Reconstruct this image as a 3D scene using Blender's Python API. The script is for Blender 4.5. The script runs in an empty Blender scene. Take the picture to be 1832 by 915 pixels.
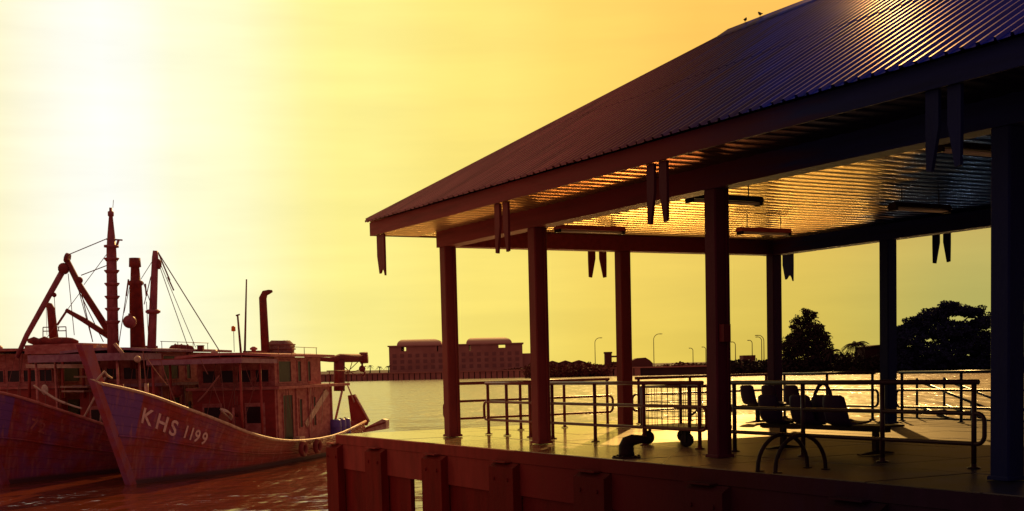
import bpy, bmesh, math, random
from math import radians, sin, cos, pi, sqrt, atan2
from mathutils import Vector, Matrix
random.seed(7)

# ------------------------------------------------------------------ camera
scene = bpy.context.scene
COL = scene.collection
FPX, PY, PITCH, ROLL, CAMZ = 2318.05, 825.6, -0.0718, 0.0244, 1.27
cam_data = bpy.data.cameras.new('camera')
cam = bpy.data.objects.new('camera', cam_data)
COL.objects.link(cam)
cam_data.sensor_width = 36.0
cam_data.lens = FPX / 1832.0 * 36.0
cam_data.shift_y = (PY - 457.5) / 1832.0
cam_data.clip_start = 0.1
cam_data.clip_end = 20000
cam.matrix_world = (Matrix.Translation((0, 0, CAMZ)) @ Matrix.Rotation(pi / 2 + PITCH, 4, 'X')
                    @ Matrix.Rotation(-ROLL, 4, 'Z'))
scene.camera = cam
scene.render.resolution_x = 1024
scene.render.resolution_y = 511

# ------------------------------------------------------------------ light
SUN_AZ, SUN_EL = radians(11.0), radians(27.0)
sd = bpy.data.lights.new('sun', 'SUN')
sd.energy = 4.2
sd.angle = radians(0.53)
sd.color = (1.0, 0.6, 0.19)
sun = bpy.data.objects.new('sun', sd)
COL.objects.link(sun)
to_sun = Vector((sin(SUN_AZ) * cos(SUN_EL), cos(SUN_AZ) * cos(SUN_EL), sin(SUN_EL)))
sun.rotation_euler = to_sun.to_track_quat('Z', 'Y').to_euler()


def lin(r, g, b):
    def f(c):
        c /= 255.0
        return c / 12.92 if c <= 0.04045 else ((c + 0.055) / 1.055) ** 2.4
    return (f(r), f(g), f(b), 1.0)


world = bpy.data.worlds.new('World')
scene.world = world
world.use_nodes = True
wn, wl = world.node_tree.nodes, world.node_tree.links
wn.clear()
w_out = wn.new('ShaderNodeOutputWorld')
w_bg = wn.new('ShaderNodeBackground')
w_bg.inputs['Strength'].default_value = 1.0
w_tc = wn.new('ShaderNodeTexCoord')
w_sep = wn.new('ShaderNodeSeparateXYZ')
wl.new(w_tc.outputs['Generated'], w_sep.inputs[0])


def wmath(op, a, b=None):
    n = wn.new('ShaderNodeMath')
    n.operation = op
    for i, v in enumerate((a, b)):
        if v is None:
            continue
        if isinstance(v, (int, float)):
            n.inputs[i].default_value = v
        else:
            wl.new(v, n.inputs[i])
    return n.outputs[0]


w_az = wmath('ARCTAN2', w_sep.outputs[0], w_sep.outputs[1])
w_f = wmath('ADD', wmath('MULTIPLY', w_az, 1 / (2 * pi)), 0.5)


def wramp(fac, stops):
    n = wn.new('ShaderNodeValToRGB')
    n.color_ramp.interpolation = 'B_SPLINE' if False else 'EASE'
    el = n.color_ramp.elements
    while len(el) < len(stops):
        el.new(0.5)
    for e, (p, c) in zip(el, stops):
        e.position = p
        e.color = c
    wl.new(fac, n.inputs[0])
    return n.outputs[0]


def azs(lst):
    return [((a + 180) / 360.0, lin(*c)) for a, c in lst]


BACK = (158, 118, 126)
low = wramp(w_f, azs([(-180, BACK), (-90, (180, 140, 118)), (-45, (238, 222, 150)), (-24, (252, 243, 180)),
                      (-16.6, (255, 255, 246)), (-13, (254, 252, 205)), (-7, (249, 236, 138)), (-1, (244, 222, 110)),
                      (5, (236, 206, 90)), (12, (214, 188, 80)), (20, (176, 170, 90)), (45, (140, 128, 100)),
                      (90, (125, 108, 112)), (180, BACK)]))
high = wramp(w_f, azs([(-180, BACK), (-90, (180, 140, 118)), (-45, (240, 220, 150)), (-24, (252, 240, 178)),
                       (-16.6, (255, 255, 246)), (-13, (255, 253, 210)), (-7, (253, 240, 142)), (-1, (251, 226, 112)),
                       (4, (252, 209, 86)), (9, (254, 191, 66)), (16, (255, 170, 50)), (30, (225, 155, 65)), (55, (170, 128, 90)),
                       (90, (130, 105, 105)), (180, BACK)]))
w_el = wn.new('ShaderNodeMapRange')
w_el.interpolation_type = 'SMOOTHSTEP'
w_el.inputs['From Min'].default_value = 0.03
w_el.inputs['From Max'].default_value = 0.27
wl.new(w_sep.outputs[2], w_el.inputs['Value'])
w_mix = wn.new('ShaderNodeMix')
w_mix.data_type = 'RGBA'
wl.new(w_el.outputs[0], w_mix.inputs['Factor'])
wl.new(low, w_mix.inputs['A'])
wl.new(high, w_mix.inputs['B'])
# towards the zenith the sky calms down
w_ze = wn.new('ShaderNodeMapRange')
w_ze.interpolation_type = 'SMOOTHSTEP'
w_ze.inputs['From Min'].default_value = 0.35
w_ze.inputs['From Max'].default_value = 0.95
wl.new(w_sep.outputs[2], w_ze.inputs['Value'])
w_mix2 = wn.new('ShaderNodeMix')
w_mix2.data_type = 'RGBA'
wl.new(w_ze.outputs[0], w_mix2.inputs['Factor'])
wl.new(w_mix.outputs['Result'], w_mix2.inputs['A'])
w_mix2.inputs['B'].default_value = lin(142, 116, 106)
# thin high cloud streaks
w_map = wn.new('ShaderNodeMapping')
w_map.inputs['Scale'].default_value = (3.0, 3.0, 26.0)
wl.new(w_tc.outputs['Generated'], w_map.inputs[0])
w_no = wn.new('ShaderNodeTexNoise')
w_no.inputs['Scale'].default_value = 2.2
w_no.inputs['Detail'].default_value = 7
wl.new(w_map.outputs[0], w_no.inputs['Vector'])
w_mr = wn.new('ShaderNodeMapRange')
w_mr.inputs['From Min'].default_value = 0.35
w_mr.inputs['From Max'].default_value = 0.72
w_mr.inputs['To Min'].default_value = 0.965
w_mr.inputs['To Max'].default_value = 1.05
wl.new(w_no.outputs['Fac'], w_mr.inputs['Value'])
w_vm = wn.new('ShaderNodeVectorMath')
w_vm.operation = 'SCALE'
wl.new(w_mix2.outputs['Result'], w_vm.inputs[0])
wl.new(w_mr.outputs[0], w_vm.inputs['Scale'])
# the clear-air sky underneath the haze
w_sky = wn.new('ShaderNodeTexSky')
w_sky.sky_type = 'NISHITA'
w_sky.sun_disc = False
w_sky.sun_elevation = SUN_EL
w_sky.sun_rotation = SUN_AZ
w_sky.dust_density = 4.0
w_vs = wn.new('ShaderNodeVectorMath')
w_vs.operation = 'SCALE'
w_vs.inputs['Scale'].default_value = 0.002
wl.new(w_sky.outputs[0], w_vs.inputs[0])
w_add = wn.new('ShaderNodeVectorMath')
w_add.operation = 'ADD'
wl.new(w_vm.outputs[0], w_add.inputs[0])
wl.new(w_vs.outputs[0], w_add.inputs[1])
wl.new(w_add.outputs[0], w_bg.inputs['Color'])
wl.new(w_bg.outputs[0], w_out.inputs['Surface'])

scene.view_settings.view_transform = 'Standard'
scene.view_settings.look = 'None'
scene.view_settings.exposure = 0.0
scene.view_settings.gamma = 1.0
scene.view_settings.use_curve_mapping = False
scene.render.engine = 'CYCLES'


# ------------------------------------------------------------------ helpers
def ray(X, Y):
    U, V = X - 916.0, Y - PY
    cr, sr = cos(ROLL), sin(ROLL)
    u, w = U * cr - V * sr, U * sr + V * cr
    dx, dy, dz = u / FPX, 1.0, -w / FPX
    c, s = cos(PITCH), sin(PITCH)
    return Vector((dx, dy * c - dz * s, dy * s + dz * c))


def at(X, Y, depth):
    """world point seen at photograph pixel (X, Y) at the given distance along +Y"""
    r = ray(X, Y)
    return Vector((0, 0, CAMZ)) + r * (depth / r.y)


def tag(o, label=None, cat=None, group=None, kind=None):
    if label:
        o['label'] = label
    if cat:
        o['category'] = cat
    if group:
        o['group'] = group
    if kind:
        o['kind'] = kind
    return o


def thing(name, label, cat, loc=(0, 0, 0), rz=0.0, group=None):
    o = bpy.data.objects.new(name, None)
    o.empty_display_size = 0.3
    COL.objects.link(o)
    o.location = loc
    o.rotation_euler = (0, 0, rz)
    o.matrix_basis = Matrix.Translation(loc) @ Matrix.Rotation(rz, 4, 'Z')
    return tag(o, label, cat, group)


def mat_of(o):
    """matrix of a top-level thing or of one of its parts (parts sit at the thing's origin)"""
    m = o.matrix_basis.copy()
    while o.parent:
        o = o.parent
        m = o.matrix_basis @ m
    return m


class MB:
    def __init__(self):
        self.v, self.f, self.s = [], [], []

    def add(self, verts, faces, smooth=False):
        n = len(self.v)
        self.v.extend(Vector(p) for p in verts)
        self.f.extend(tuple(i + n for i in f) for f in faces)
        self.s.extend([smooth] * len(faces))
        return self

    def box(self, c, size, rz=0.0, M=None):
        x, y, z = [d / 2 for d in size]
        R = Matrix.Rotation(rz, 3, 'Z')
        c = Vector(c)
        vs = [c + R @ Vector((sx * x, sy * y, sz * z)) for sz in (-1, 1) for sx, sy in ((-1, -1), (1, -1), (1, 1), (-1, 1))]
        if M:
            vs = [M @ p for p in vs]
        return self.add(vs, [(3, 2, 1, 0), (4, 5, 6, 7), (0, 1, 5, 4), (1, 2, 6, 5), (2, 3, 7, 6), (3, 0, 4, 7)])

    def bx(self, x0, x1, y0, y1, z0, z1, M=None):
        return self.box(((x0 + x1) / 2, (y0 + y1) / 2, (z0 + z1) / 2), (x1 - x0, y1 - y0, z1 - z0), M=M)

    def cham(self, x0, x1, y0, y1, z0, z1, b=0.02):
        """upright box with chamfered vertical edges and top"""
        def ring(d, z):
            return [(x0 + b + d, y0 + d, z), (x1 - b - d, y0 + d, z), (x1 - d, y0 + b + d, z), (x1 - d, y1 - b - d, z),
                    (x1 - b - d, y1 - d, z), (x0 + b + d, y1 - d, z), (x0 + d, y1 - b - d, z), (x0 + d, y0 + b + d, z)]
        vs = ring(0, z0) + ring(0, z1 - b) + ring(b * 0.7, z1)
        fs = [tuple(range(7, -1, -1)), tuple(range(16, 24))]
        for r in (0, 8):
            for i in range(8):
                j = (i + 1) % 8
                fs.append((r + i, r + j, r + 8 + j, r + 8 + i))
        return self.add(vs, fs)

    def tube(self, pts, r, n=8, closed=False, cap=True):
        pts = [Vector(p) for p in pts]
        N = len(pts)
        rr = r if isinstance(r, (list, tuple)) else [r] * N
        tang = []
        for i in range(N):
            if closed:
                t = pts[(i + 1) % N] - pts[i - 1]
            else:
                t = pts[min(i + 1, N - 1)] - pts[max(i - 1, 0)]
            tang.append(t.normalized())
        up = Vector((0, 0, 1)) if abs(tang[0].z) < 0.9 else Vector((1, 0, 0))
        x = tang[0].cross(up).normalized()
        vs = []
        for i in range(N):
            x = (x - tang[i] * x.dot(tang[i])).normalized()
            y = tang[i].cross(x)
            for k in range(n):
                a = 2 * pi * k / n
                vs.append(pts[i] + (x * cos(a) + y * sin(a)) * rr[i])
        fs = []
        for i in range(N if closed else N - 1):
            j = (i + 1) % N
            for k in range(n):
                l = (k + 1) % n
                fs.append((i * n + k, i * n + l, j * n + l, j * n + k))
        self.add(vs, fs, True)
        if cap and not closed:
            b = len(self.v) - len(vs)
            self.f.append(tuple(b + k for k in range(n - 1, -1, -1)))
            self.f.append(tuple(b + (N - 1) * n + k for k in range(n)))
            self.s.extend([False, False])
        return self

    def lathe(self, c, prof, n=14, axis='Z', M=None):
        """prof: list of (radius, height)"""
        c = Vector(c)
        vs = []
        for r, h in prof:
            for k in range(n):
                a = 2 * pi * k / n
                if axis == 'Z':
                    p = Vector((r * cos(a), r * sin(a), h))
                elif axis == 'X':
                    p = Vector((h, r * cos(a), r * sin(a)))
                else:
                    p = Vector((r * cos(a), h, r * sin(a)))
                vs.append(c + (M @ p if M else p))
        fs = []
        for i in range(len(prof) - 1):
            for k in range(n):
                l = (k + 1) % n
                fs.append((i * n + k, i * n + l, (i + 1) * n + l, (i + 1) * n + k))
        self.add(vs, fs, True)
        b = len(self.v) - len(vs)
        self.f.append(tuple(b + k for k in range(n - 1, -1, -1)))
        self.f.append(tuple(b + (len(prof) - 1) * n + k for k in range(n)))
        self.s.extend([False, False])
        return self

    def prism(self, poly, d):
        """poly: list of 3D points, extruded by vector d"""
        n = len(poly)
        d = Vector(d)
        vs = [Vector(p) for p in poly] + [Vector(p) + d for p in poly]
        fs = [tuple(range(n - 1, -1, -1)), tuple(range(n, 2 * n))]
        for i in range(n):
            j = (i + 1) % n
            fs.append((i, j, n + j, n + i))
        return self.add(vs, fs)

    def ball(self, c, r, n=12, m=8, sq=(1, 1, 1)):
        c = Vector(c)
        vs = [c + Vector((0, 0, -r * sq[2]))]
        for i in range(1, m):
            t = -pi / 2 + pi * i / m
            for k in range(n):
                a = 2 * pi * k / n
                vs.append(c + Vector((r * sq[0] * cos(t) * cos(a), r * sq[1] * cos(t) * sin(a), r * sq[2] * sin(t))))
        vs.append(c + Vector((0, 0, r * sq[2])))
        fs = []
        for k in range(n):
            fs.append((0, 1 + (k + 1) % n, 1 + k))
            fs.append((len(vs) - 1, 1 + (m - 2) * n + k, 1 + (m - 2) * n + (k + 1) % n))
        for i in range(m - 2):
            for k in range(n):
                l = (k + 1) % n
                fs.append((1 + i * n + k, 1 + i * n + l, 1 + (i + 1) * n + l, 1 + (i + 1) * n + k))
        return self.add(vs, fs, True)

    def mesh(self, name, mat, inv=None):
        me = bpy.data.meshes.new(name)
        vs = [inv @ p for p in self.v] if inv else self.v
        me.from_pydata([tuple(p) for p in vs], [], self.f)
        me.polygons.foreach_set('use_smooth', self.s)
        me.materials.append(mat)
        me.update()
        bm = bmesh.new()
        bm.from_mesh(me)
        bmesh.ops.recalc_face_normals(bm, faces=bm.faces)
        bm.to_mesh(me)
        bm.free()
        return me

    def build(self, name, mat, parent=None, world=False):
        inv = mat_of(parent).inverted() if (world and parent) else None
        o = bpy.data.objects.new(name, self.mesh(name, mat, inv))
        COL.objects.link(o)
        if parent:
            o.parent = parent
        return o


def place(me, name, parent=None, loc=(0, 0, 0), rz=0.0):
    o = bpy.data.objects.new(name, me)
    COL.objects.link(o)
    if parent:
        o.parent = parent
    o.location = loc
    o.rotation_euler = (0, 0, rz)
    return o


def copy_tree(o, parent=None):
    c = o.copy()
    COL.objects.link(c)
    c.parent = parent
    for ch in list(o.children):
        copy_tree(ch, c)
    return c


# ------------------------------------------------------------------ materials
def material(name, col, col2=None, rough=0.6, metal=0.0, scale=4.0, bump=0.0, bscale=None, stretch=(1, 1, 1), spec=0.22,
             contrast=(0.35, 0.65), rvar=0.0):
    m = bpy.data.materials.new(name)
    m.use_nodes = True
    nt = m.node_tree
    b = nt.nodes['Principled BSDF']
    b.inputs['Roughness'].default_value = rough
    b.inputs['Metallic'].default_value = metal
    b.inputs['Specular IOR Level'].default_value = spec
    col = tuple(col)[:3] + (1,)
    b.inputs['Base Color'].default_value = col
    tc = nt.nodes.new('ShaderNodeTexCoord')
    mp = nt.nodes.new('ShaderNodeMapping')
    mp.inputs['Scale'].default_value = stretch
    nt.links.new(tc.outputs['Object'], mp.inputs[0])
    if col2:
        no = nt.nodes.new('ShaderNodeTexNoise')
        no.inputs['Scale'].default_value = scale
        no.inputs['Detail'].default_value = 6
        no.inputs['Roughness'].default_value = 0.62
        nt.links.new(mp.outputs[0], no.inputs['Vector'])
        mr = nt.nodes.new('ShaderNodeMapRange')
        mr.inputs['From Min'].default_value = contrast[0]
        mr.inputs['From Max'].default_value = contrast[1]
        nt.links.new(no.outputs['Fac'], mr.inputs['Value'])
        mx = nt.nodes.new('ShaderNodeMix')
        mx.data_type = 'RGBA'
        mx.name = 'wear'
        mx.inputs['A'].default_value = col
        mx.inputs['B'].default_value = tuple(col2)[:3] + (1,)
        nt.links.new(mr.outputs[0], mx.inputs['Factor'])
        nt.links.new(mx.outputs['Result'], b.inputs['Base Color'])
        if rvar:
            rr = nt.nodes.new('ShaderNodeMapRange')
            rr.inputs['To Min'].default_value = max(0.02, rough - rvar)
            rr.inputs['To Max'].default_value = rough + rvar
            nt.links.new(no.outputs['Fac'], rr.inputs['Value'])
            nt.links.new(rr.outputs[0], b.inputs['Roughness'])
    if bump:
        n2 = nt.nodes.new('ShaderNodeTexNoise')
        n2.inputs['Scale'].default_value = bscale or scale * 4
        n2.inputs['Detail'].default_value = 5
        nt.links.new(mp.outputs[0], n2.inputs['Vector'])
        bp = nt.nodes.new('ShaderNodeBump')
        bp.inputs['Strength'].default_value = bump
        bp.inputs['Distance'].default_value = 0.02
        nt.links.new(n2.outputs['Fac'], bp.inputs['Height'])
        nt.links.new(bp.outputs[0], b.inputs['Normal'])
    return m


def lerp3(a, b, t):
    t = max(0.0, min(1.0, t))
    return tuple(a[i] + (b[i] - a[i]) * t for i in range(3))


# colour cast and darkening put into the paint, free-end red to navy further along
CAST_STOPS = [(-1, (0.25, 0.042, 0.036)), (4, (0.17, 0.023, 0.022)), (7.2, (0.095, 0.009, 0.014)), (8.8, (0.035, 0.005, 0.022)), (10.2, (0.004, 0.006, 0.05)),
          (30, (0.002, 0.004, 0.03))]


def cast_at(g):
    for (g0, c0), (g1, c1) in zip(CAST_STOPS, CAST_STOPS[1:]):
        if g <= g1:
            return lerp3(c0, c1, (g - g0) / (g1 - g0))
    return CAST_STOPS[-1][1]


_paint = {}


def paint(p, rough=0.55):
    k = (round(p), rough)
    if k not in _paint:
        c = cast_at(k[0])
        _paint[k] = material('cast_coat', c, tuple(x * 0.72 for x in c), rough=rough, scale=2.2, bump=0.15, bscale=30, spec=.06,
                             stretch=(1, 1, 0.4))
    return _paint[k]


KQ = 1.15


def two_lobe(m, fac, rough, gloss=None):
    """swap the Principled shader for a diffuse coat with an even gloss layer over it"""
    nt = m.node_tree
    L = nt.links
    b = nt.nodes['Principled BSDF']
    cs = b.inputs['Base Color'].links[0].from_socket
    d, g, x = nt.nodes.new('ShaderNodeBsdfDiffuse'), nt.nodes.new('ShaderNodeBsdfGlossy'), nt.nodes.new('ShaderNodeMixShader')
    x.name, g.name = 'lobes', 'gloss'
    L.new(cs, d.inputs['Color'])
    if gloss:
        g.inputs['Color'].default_value = tuple(gloss) + (1,)
    else:
        L.new(cs, g.inputs['Color'])
    g.inputs['Roughness'].default_value = rough
    x.inputs[0].default_value = fac
    L.new(d.outputs[0], x.inputs[1])
    L.new(g.outputs[0], x.inputs[2])
    if b.inputs['Normal'].links:
        ns = b.inputs['Normal'].links[0].from_socket
        L.new(ns, d.inputs['Normal'])
        L.new(ns, g.inputs['Normal'])
    L.new(x.outputs[0], nt.nodes['Material Output'].inputs['Surface'])
    nt.nodes.remove(b)



def along_material(name, stops, rough, metal=0.0, bump=0.0, streak=(0.5, 6, 6), spec=0.18, var=0.25, axis=0, span=16.0, p0=-3.0,
                   rvar=0.0):
    """base colour with cast and darkening put in along the jetty (object x axis)"""
    m = bpy.data.materials.new(name)
    m.use_nodes = True
    nt = m.node_tree
    L = nt.links
    b = nt.nodes['Principled BSDF']
    b.inputs['Roughness'].default_value = rough
    b.inputs['Metallic'].default_value = metal
    b.inputs['Specular IOR Level'].default_value = spec
    tc = nt.nodes.new('ShaderNodeTexCoord')
    sp = nt.nodes.new('ShaderNodeSeparateXYZ')
    L.new(tc.outputs['Object'], sp.inputs[0])
    mp = nt.nodes.new('ShaderNodeMapping')
    mp.inputs['Scale'].default_value = streak
    L.new(tc.outputs['Object'], mp.inputs[0])
    no = nt.nodes.new('ShaderNodeTexNoise')
    no.inputs['Scale'].default_value = 1.6
    no.inputs['Detail'].default_value = 7
    L.new(mp.outputs[0], no.inputs['Vector'])
    mr = nt.nodes.new('ShaderNodeMapRange')
    mr.inputs['From Min'].default_value = p0
    mr.inputs['From Max'].default_value = p0 + span
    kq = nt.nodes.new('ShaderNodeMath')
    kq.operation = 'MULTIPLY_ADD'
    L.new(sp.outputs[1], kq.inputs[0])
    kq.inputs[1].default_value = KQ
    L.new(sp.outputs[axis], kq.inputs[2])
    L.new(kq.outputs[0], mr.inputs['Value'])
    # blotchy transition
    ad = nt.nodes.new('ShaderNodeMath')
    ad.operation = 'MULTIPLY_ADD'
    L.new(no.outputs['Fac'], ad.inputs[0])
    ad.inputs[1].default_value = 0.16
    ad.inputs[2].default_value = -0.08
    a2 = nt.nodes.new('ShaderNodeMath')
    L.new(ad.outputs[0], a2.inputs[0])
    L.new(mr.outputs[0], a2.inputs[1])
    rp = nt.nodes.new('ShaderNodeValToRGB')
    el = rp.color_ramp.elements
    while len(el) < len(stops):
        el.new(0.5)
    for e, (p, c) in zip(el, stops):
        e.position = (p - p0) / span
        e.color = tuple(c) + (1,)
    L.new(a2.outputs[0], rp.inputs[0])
    vr = nt.nodes.new('ShaderNodeMapRange')
    vr.inputs['From Min'].default_value = 0.3
    vr.inputs['From Max'].default_value = 0.7
    vr.inputs['To Min'].default_value = 1 - var
    vr.inputs['To Max'].default_value = 1 + var
    L.new(no.outputs['Fac'], vr.inputs['Value'])
    vm = nt.nodes.new('ShaderNodeVectorMath')
    vm.operation = 'SCALE'
    L.new(rp.outputs[0], vm.inputs[0])
    L.new(vr.outputs[0], vm.inputs['Scale'])
    L.new(vm.outputs[0], b.inputs['Base Color'])
    if rvar:
        r2 = nt.nodes.new('ShaderNodeMapRange')
        r2.inputs['To Min'].default_value = max(0.03, rough - rvar)
        r2.inputs['To Max'].default_value = rough + rvar
        L.new(no.outputs['Fac'], r2.inputs['Value'])
        L.new(r2.outputs[0], b.inputs['Roughness'])
    if bump:
        n2 = nt.nodes.new('ShaderNodeTexNoise')
        n2.inputs['Scale'].default_value = 14
        n2.inputs['Detail'].default_value = 6
        L.new(tc.outputs['Object'], n2.inputs['Vector'])
        bp = nt.nodes.new('ShaderNodeBump')
        bp.inputs['Strength'].default_value = bump
        bp.inputs['Distance'].default_value = 0.01
        L.new(n2.outputs['Fac'], bp.inputs['Height'])
        L.new(bp.outputs[0], b.inputs['Normal'])
    return m


M_cast = along_material('beam_cast_tint', CAST_STOPS[:5], 0.6, bump=0.12, span=18, spec=.06)  # beam colour carries the painted-in cast and darkening
M_roof = along_material('roof_cast_tint', [(-2.4, (0.36, 0.16, 0.115)), (5, (0.26, 0.085, 0.075)), (7.0, (0.11, 0.04, 0.055)),
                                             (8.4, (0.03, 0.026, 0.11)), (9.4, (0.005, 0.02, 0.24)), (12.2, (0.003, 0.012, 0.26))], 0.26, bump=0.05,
                        streak=(3, .5, .5), span=20, var=0.3, rvar=0.05, spec=.05)  # warm-to-navy colour cast painted into the roof sheets
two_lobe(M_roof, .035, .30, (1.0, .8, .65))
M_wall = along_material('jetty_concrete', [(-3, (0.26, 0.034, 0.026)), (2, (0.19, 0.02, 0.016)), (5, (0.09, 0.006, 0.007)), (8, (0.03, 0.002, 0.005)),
                                           (11, (0.012, 0.003, 0.014))], 0.85, bump=0.4, streak=(3, 3, .7), span=18, var=0.2, spec=.08)  # colour cast and darkening along the face put into the concrete colour
M_pile = along_material('fender_rubber', [(-3, (0.15, 0.008, 0.006)), (2, (0.12, 0.006, 0.005)), (6, (0.05, 0.003, 0.004)),
                                          (11, (0.008, 0.002, 0.01))], 0.8, bump=0.5, streak=(3, 3, .7), span=18, spec=.06)  # same cast and darkening carried into the rubber colour
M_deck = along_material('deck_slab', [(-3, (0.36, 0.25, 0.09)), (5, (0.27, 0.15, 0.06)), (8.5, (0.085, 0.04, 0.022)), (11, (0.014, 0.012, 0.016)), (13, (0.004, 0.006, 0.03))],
                        0.13, bump=0.12, streak=(1.2, .9, 1), span=20, spec=0.6, var=0.5)  # glare at the free end and darkening beyond put into colour and gloss
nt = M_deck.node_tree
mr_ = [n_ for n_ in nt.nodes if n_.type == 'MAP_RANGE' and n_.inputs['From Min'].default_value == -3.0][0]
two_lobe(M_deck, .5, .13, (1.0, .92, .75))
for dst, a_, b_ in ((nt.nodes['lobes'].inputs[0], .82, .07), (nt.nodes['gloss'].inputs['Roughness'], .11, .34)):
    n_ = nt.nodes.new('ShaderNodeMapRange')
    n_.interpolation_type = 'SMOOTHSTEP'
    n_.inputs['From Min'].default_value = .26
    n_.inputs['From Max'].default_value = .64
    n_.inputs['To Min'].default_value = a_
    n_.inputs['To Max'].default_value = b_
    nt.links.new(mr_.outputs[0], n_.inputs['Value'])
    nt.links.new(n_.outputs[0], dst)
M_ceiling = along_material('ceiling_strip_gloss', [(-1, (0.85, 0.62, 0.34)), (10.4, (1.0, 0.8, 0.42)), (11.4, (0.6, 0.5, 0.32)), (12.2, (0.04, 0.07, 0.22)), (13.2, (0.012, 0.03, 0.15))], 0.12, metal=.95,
                           bump=.22, streak=(1, 1, 1), span=18, var=.08)  # gold water reflection and dark navy end put into the strip colour
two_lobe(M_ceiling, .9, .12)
M_soffit = along_material('soffit_light_tint', [(-2.2, (0.8, 0.55, 0.3)), (1, (0.62, 0.38, 0.2)), (4.5, (0.34, 0.16, 0.08)), (7.5, (0.14, 0.06, 0.04)), (10, (0.02, 0.02, 0.05))], 0.3,
                          bump=.2, streak=(1, 1, 1), span=18, var=.1)  # bright corner and darkening along the eave put into the soffit colour
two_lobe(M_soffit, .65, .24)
M_galv = material('galvanised_pipe', (0.13, 0.035, 0.03), (0.09, 0.025, 0.025), rough=0.4, metal=0.3, scale=9)
M_galv_b = material('navy_pipe', (0.02, 0.018, 0.05), (0.012, 0.012, 0.03), rough=0.4, metal=0.3, scale=9)
M_black = material('black_steel', (0.009, 0.004, 0.006), (0.018, 0.006, 0.006), rough=0.5, scale=8, bump=0.2, spec=.05)
M_blackblue = material('seat_plastic', (0.016, 0.008, 0.03), (0.025, 0.01, 0.03), rough=0.6, scale=5, spec=.05)
M_rubber = material('wheel_rubber', (0.018, 0.012, 0.012), rough=0.75, spec=.05)
M_tube = material('lamp_tube', (0.5, 0.42, 0.3), rough=0.3)
M_bird = material('bird_feather', (0.02, 0.015, 0.015), rough=0.8)

# boats
M_bred = material('boat_red_paint', (0.34, 0.032, 0.022), (0.22, 0.022, 0.016), rough=0.6, scale=1.8, bump=0.4, bscale=12, stretch=(.5, 1, 2.5))
M_bmaroon = material('boat_maroon_paint', (0.26, 0.022, 0.018), (0.34, 0.05, 0.035), rough=0.65, scale=2.5, bump=0.4, bscale=14)
M_bpink = material('boat_faded_pink_paint', (0.52, 0.17, 0.13), (0.33, 0.06, 0.05), rough=0.65, scale=3, bump=0.3, bscale=16, stretch=(1, 1, 2))
M_blilac = material('boat_lilac_trim', (0.36, 0.17, 0.19), (0.24, 0.07, 0.10), rough=0.55, scale=4, bump=0.2)
M_bviolet = material('stem_violet_paint', (0.26, 0.06, 0.12), (0.30, 0.03, 0.025), rough=0.6, scale=1.2, bump=0.3, contrast=(.4, .6))
M_bblue = material('boat_violet_blue_paint', (0.10, 0.035, 0.14), (0.16, 0.03, 0.08), rough=0.55, scale=3, bump=0.2)
M_cream = material('boat_cream_trim', (0.62, 0.40, 0.27), (0.42, 0.2, 0.13), rough=0.5, scale=5, bump=0.2)
M_dark = material('boat_dark_opening', (0.03, 0.006, 0.006), rough=0.4)
M_rust = material('rusty_steel', (0.25, 0.035, 0.025), (0.15, 0.02, 0.018), rough=0.7, scale=5, bump=0.4, bscale=20)
M_mast = material('mast_paint', (0.36, 0.085, 0.09), (0.22, 0.035, 0.04), rough=0.5, scale=4, bump=0.3, bscale=18, stretch=(1, 1, .6))
M_rope = material('rigging_rope', (0.26, 0.08, 0.06), rough=0.8)
M_net = material('fishing_net', (0.34, 0.17, 0.12), (0.2, 0.07, 0.06), rough=0.9, scale=9, bump=1.0, bscale=22)
M_letter = material('white_lettering', (0.78, 0.5, 0.42), (0.6, 0.3, 0.25), rough=0.5, scale=8)
M_barrel = material('violet_barrel_plastic', (0.14, 0.07, 0.26), (0.1, 0.05, 0.2), rough=0.35, scale=3)
M_amber = material('amber_glass', (0.85, 0.2, 0.01), rough=0.2)
M_rope_l = material('mooring_rope', (0.55, 0.38, 0.28), (0.4, 0.25, 0.18), rough=0.85, scale=30)


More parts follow.
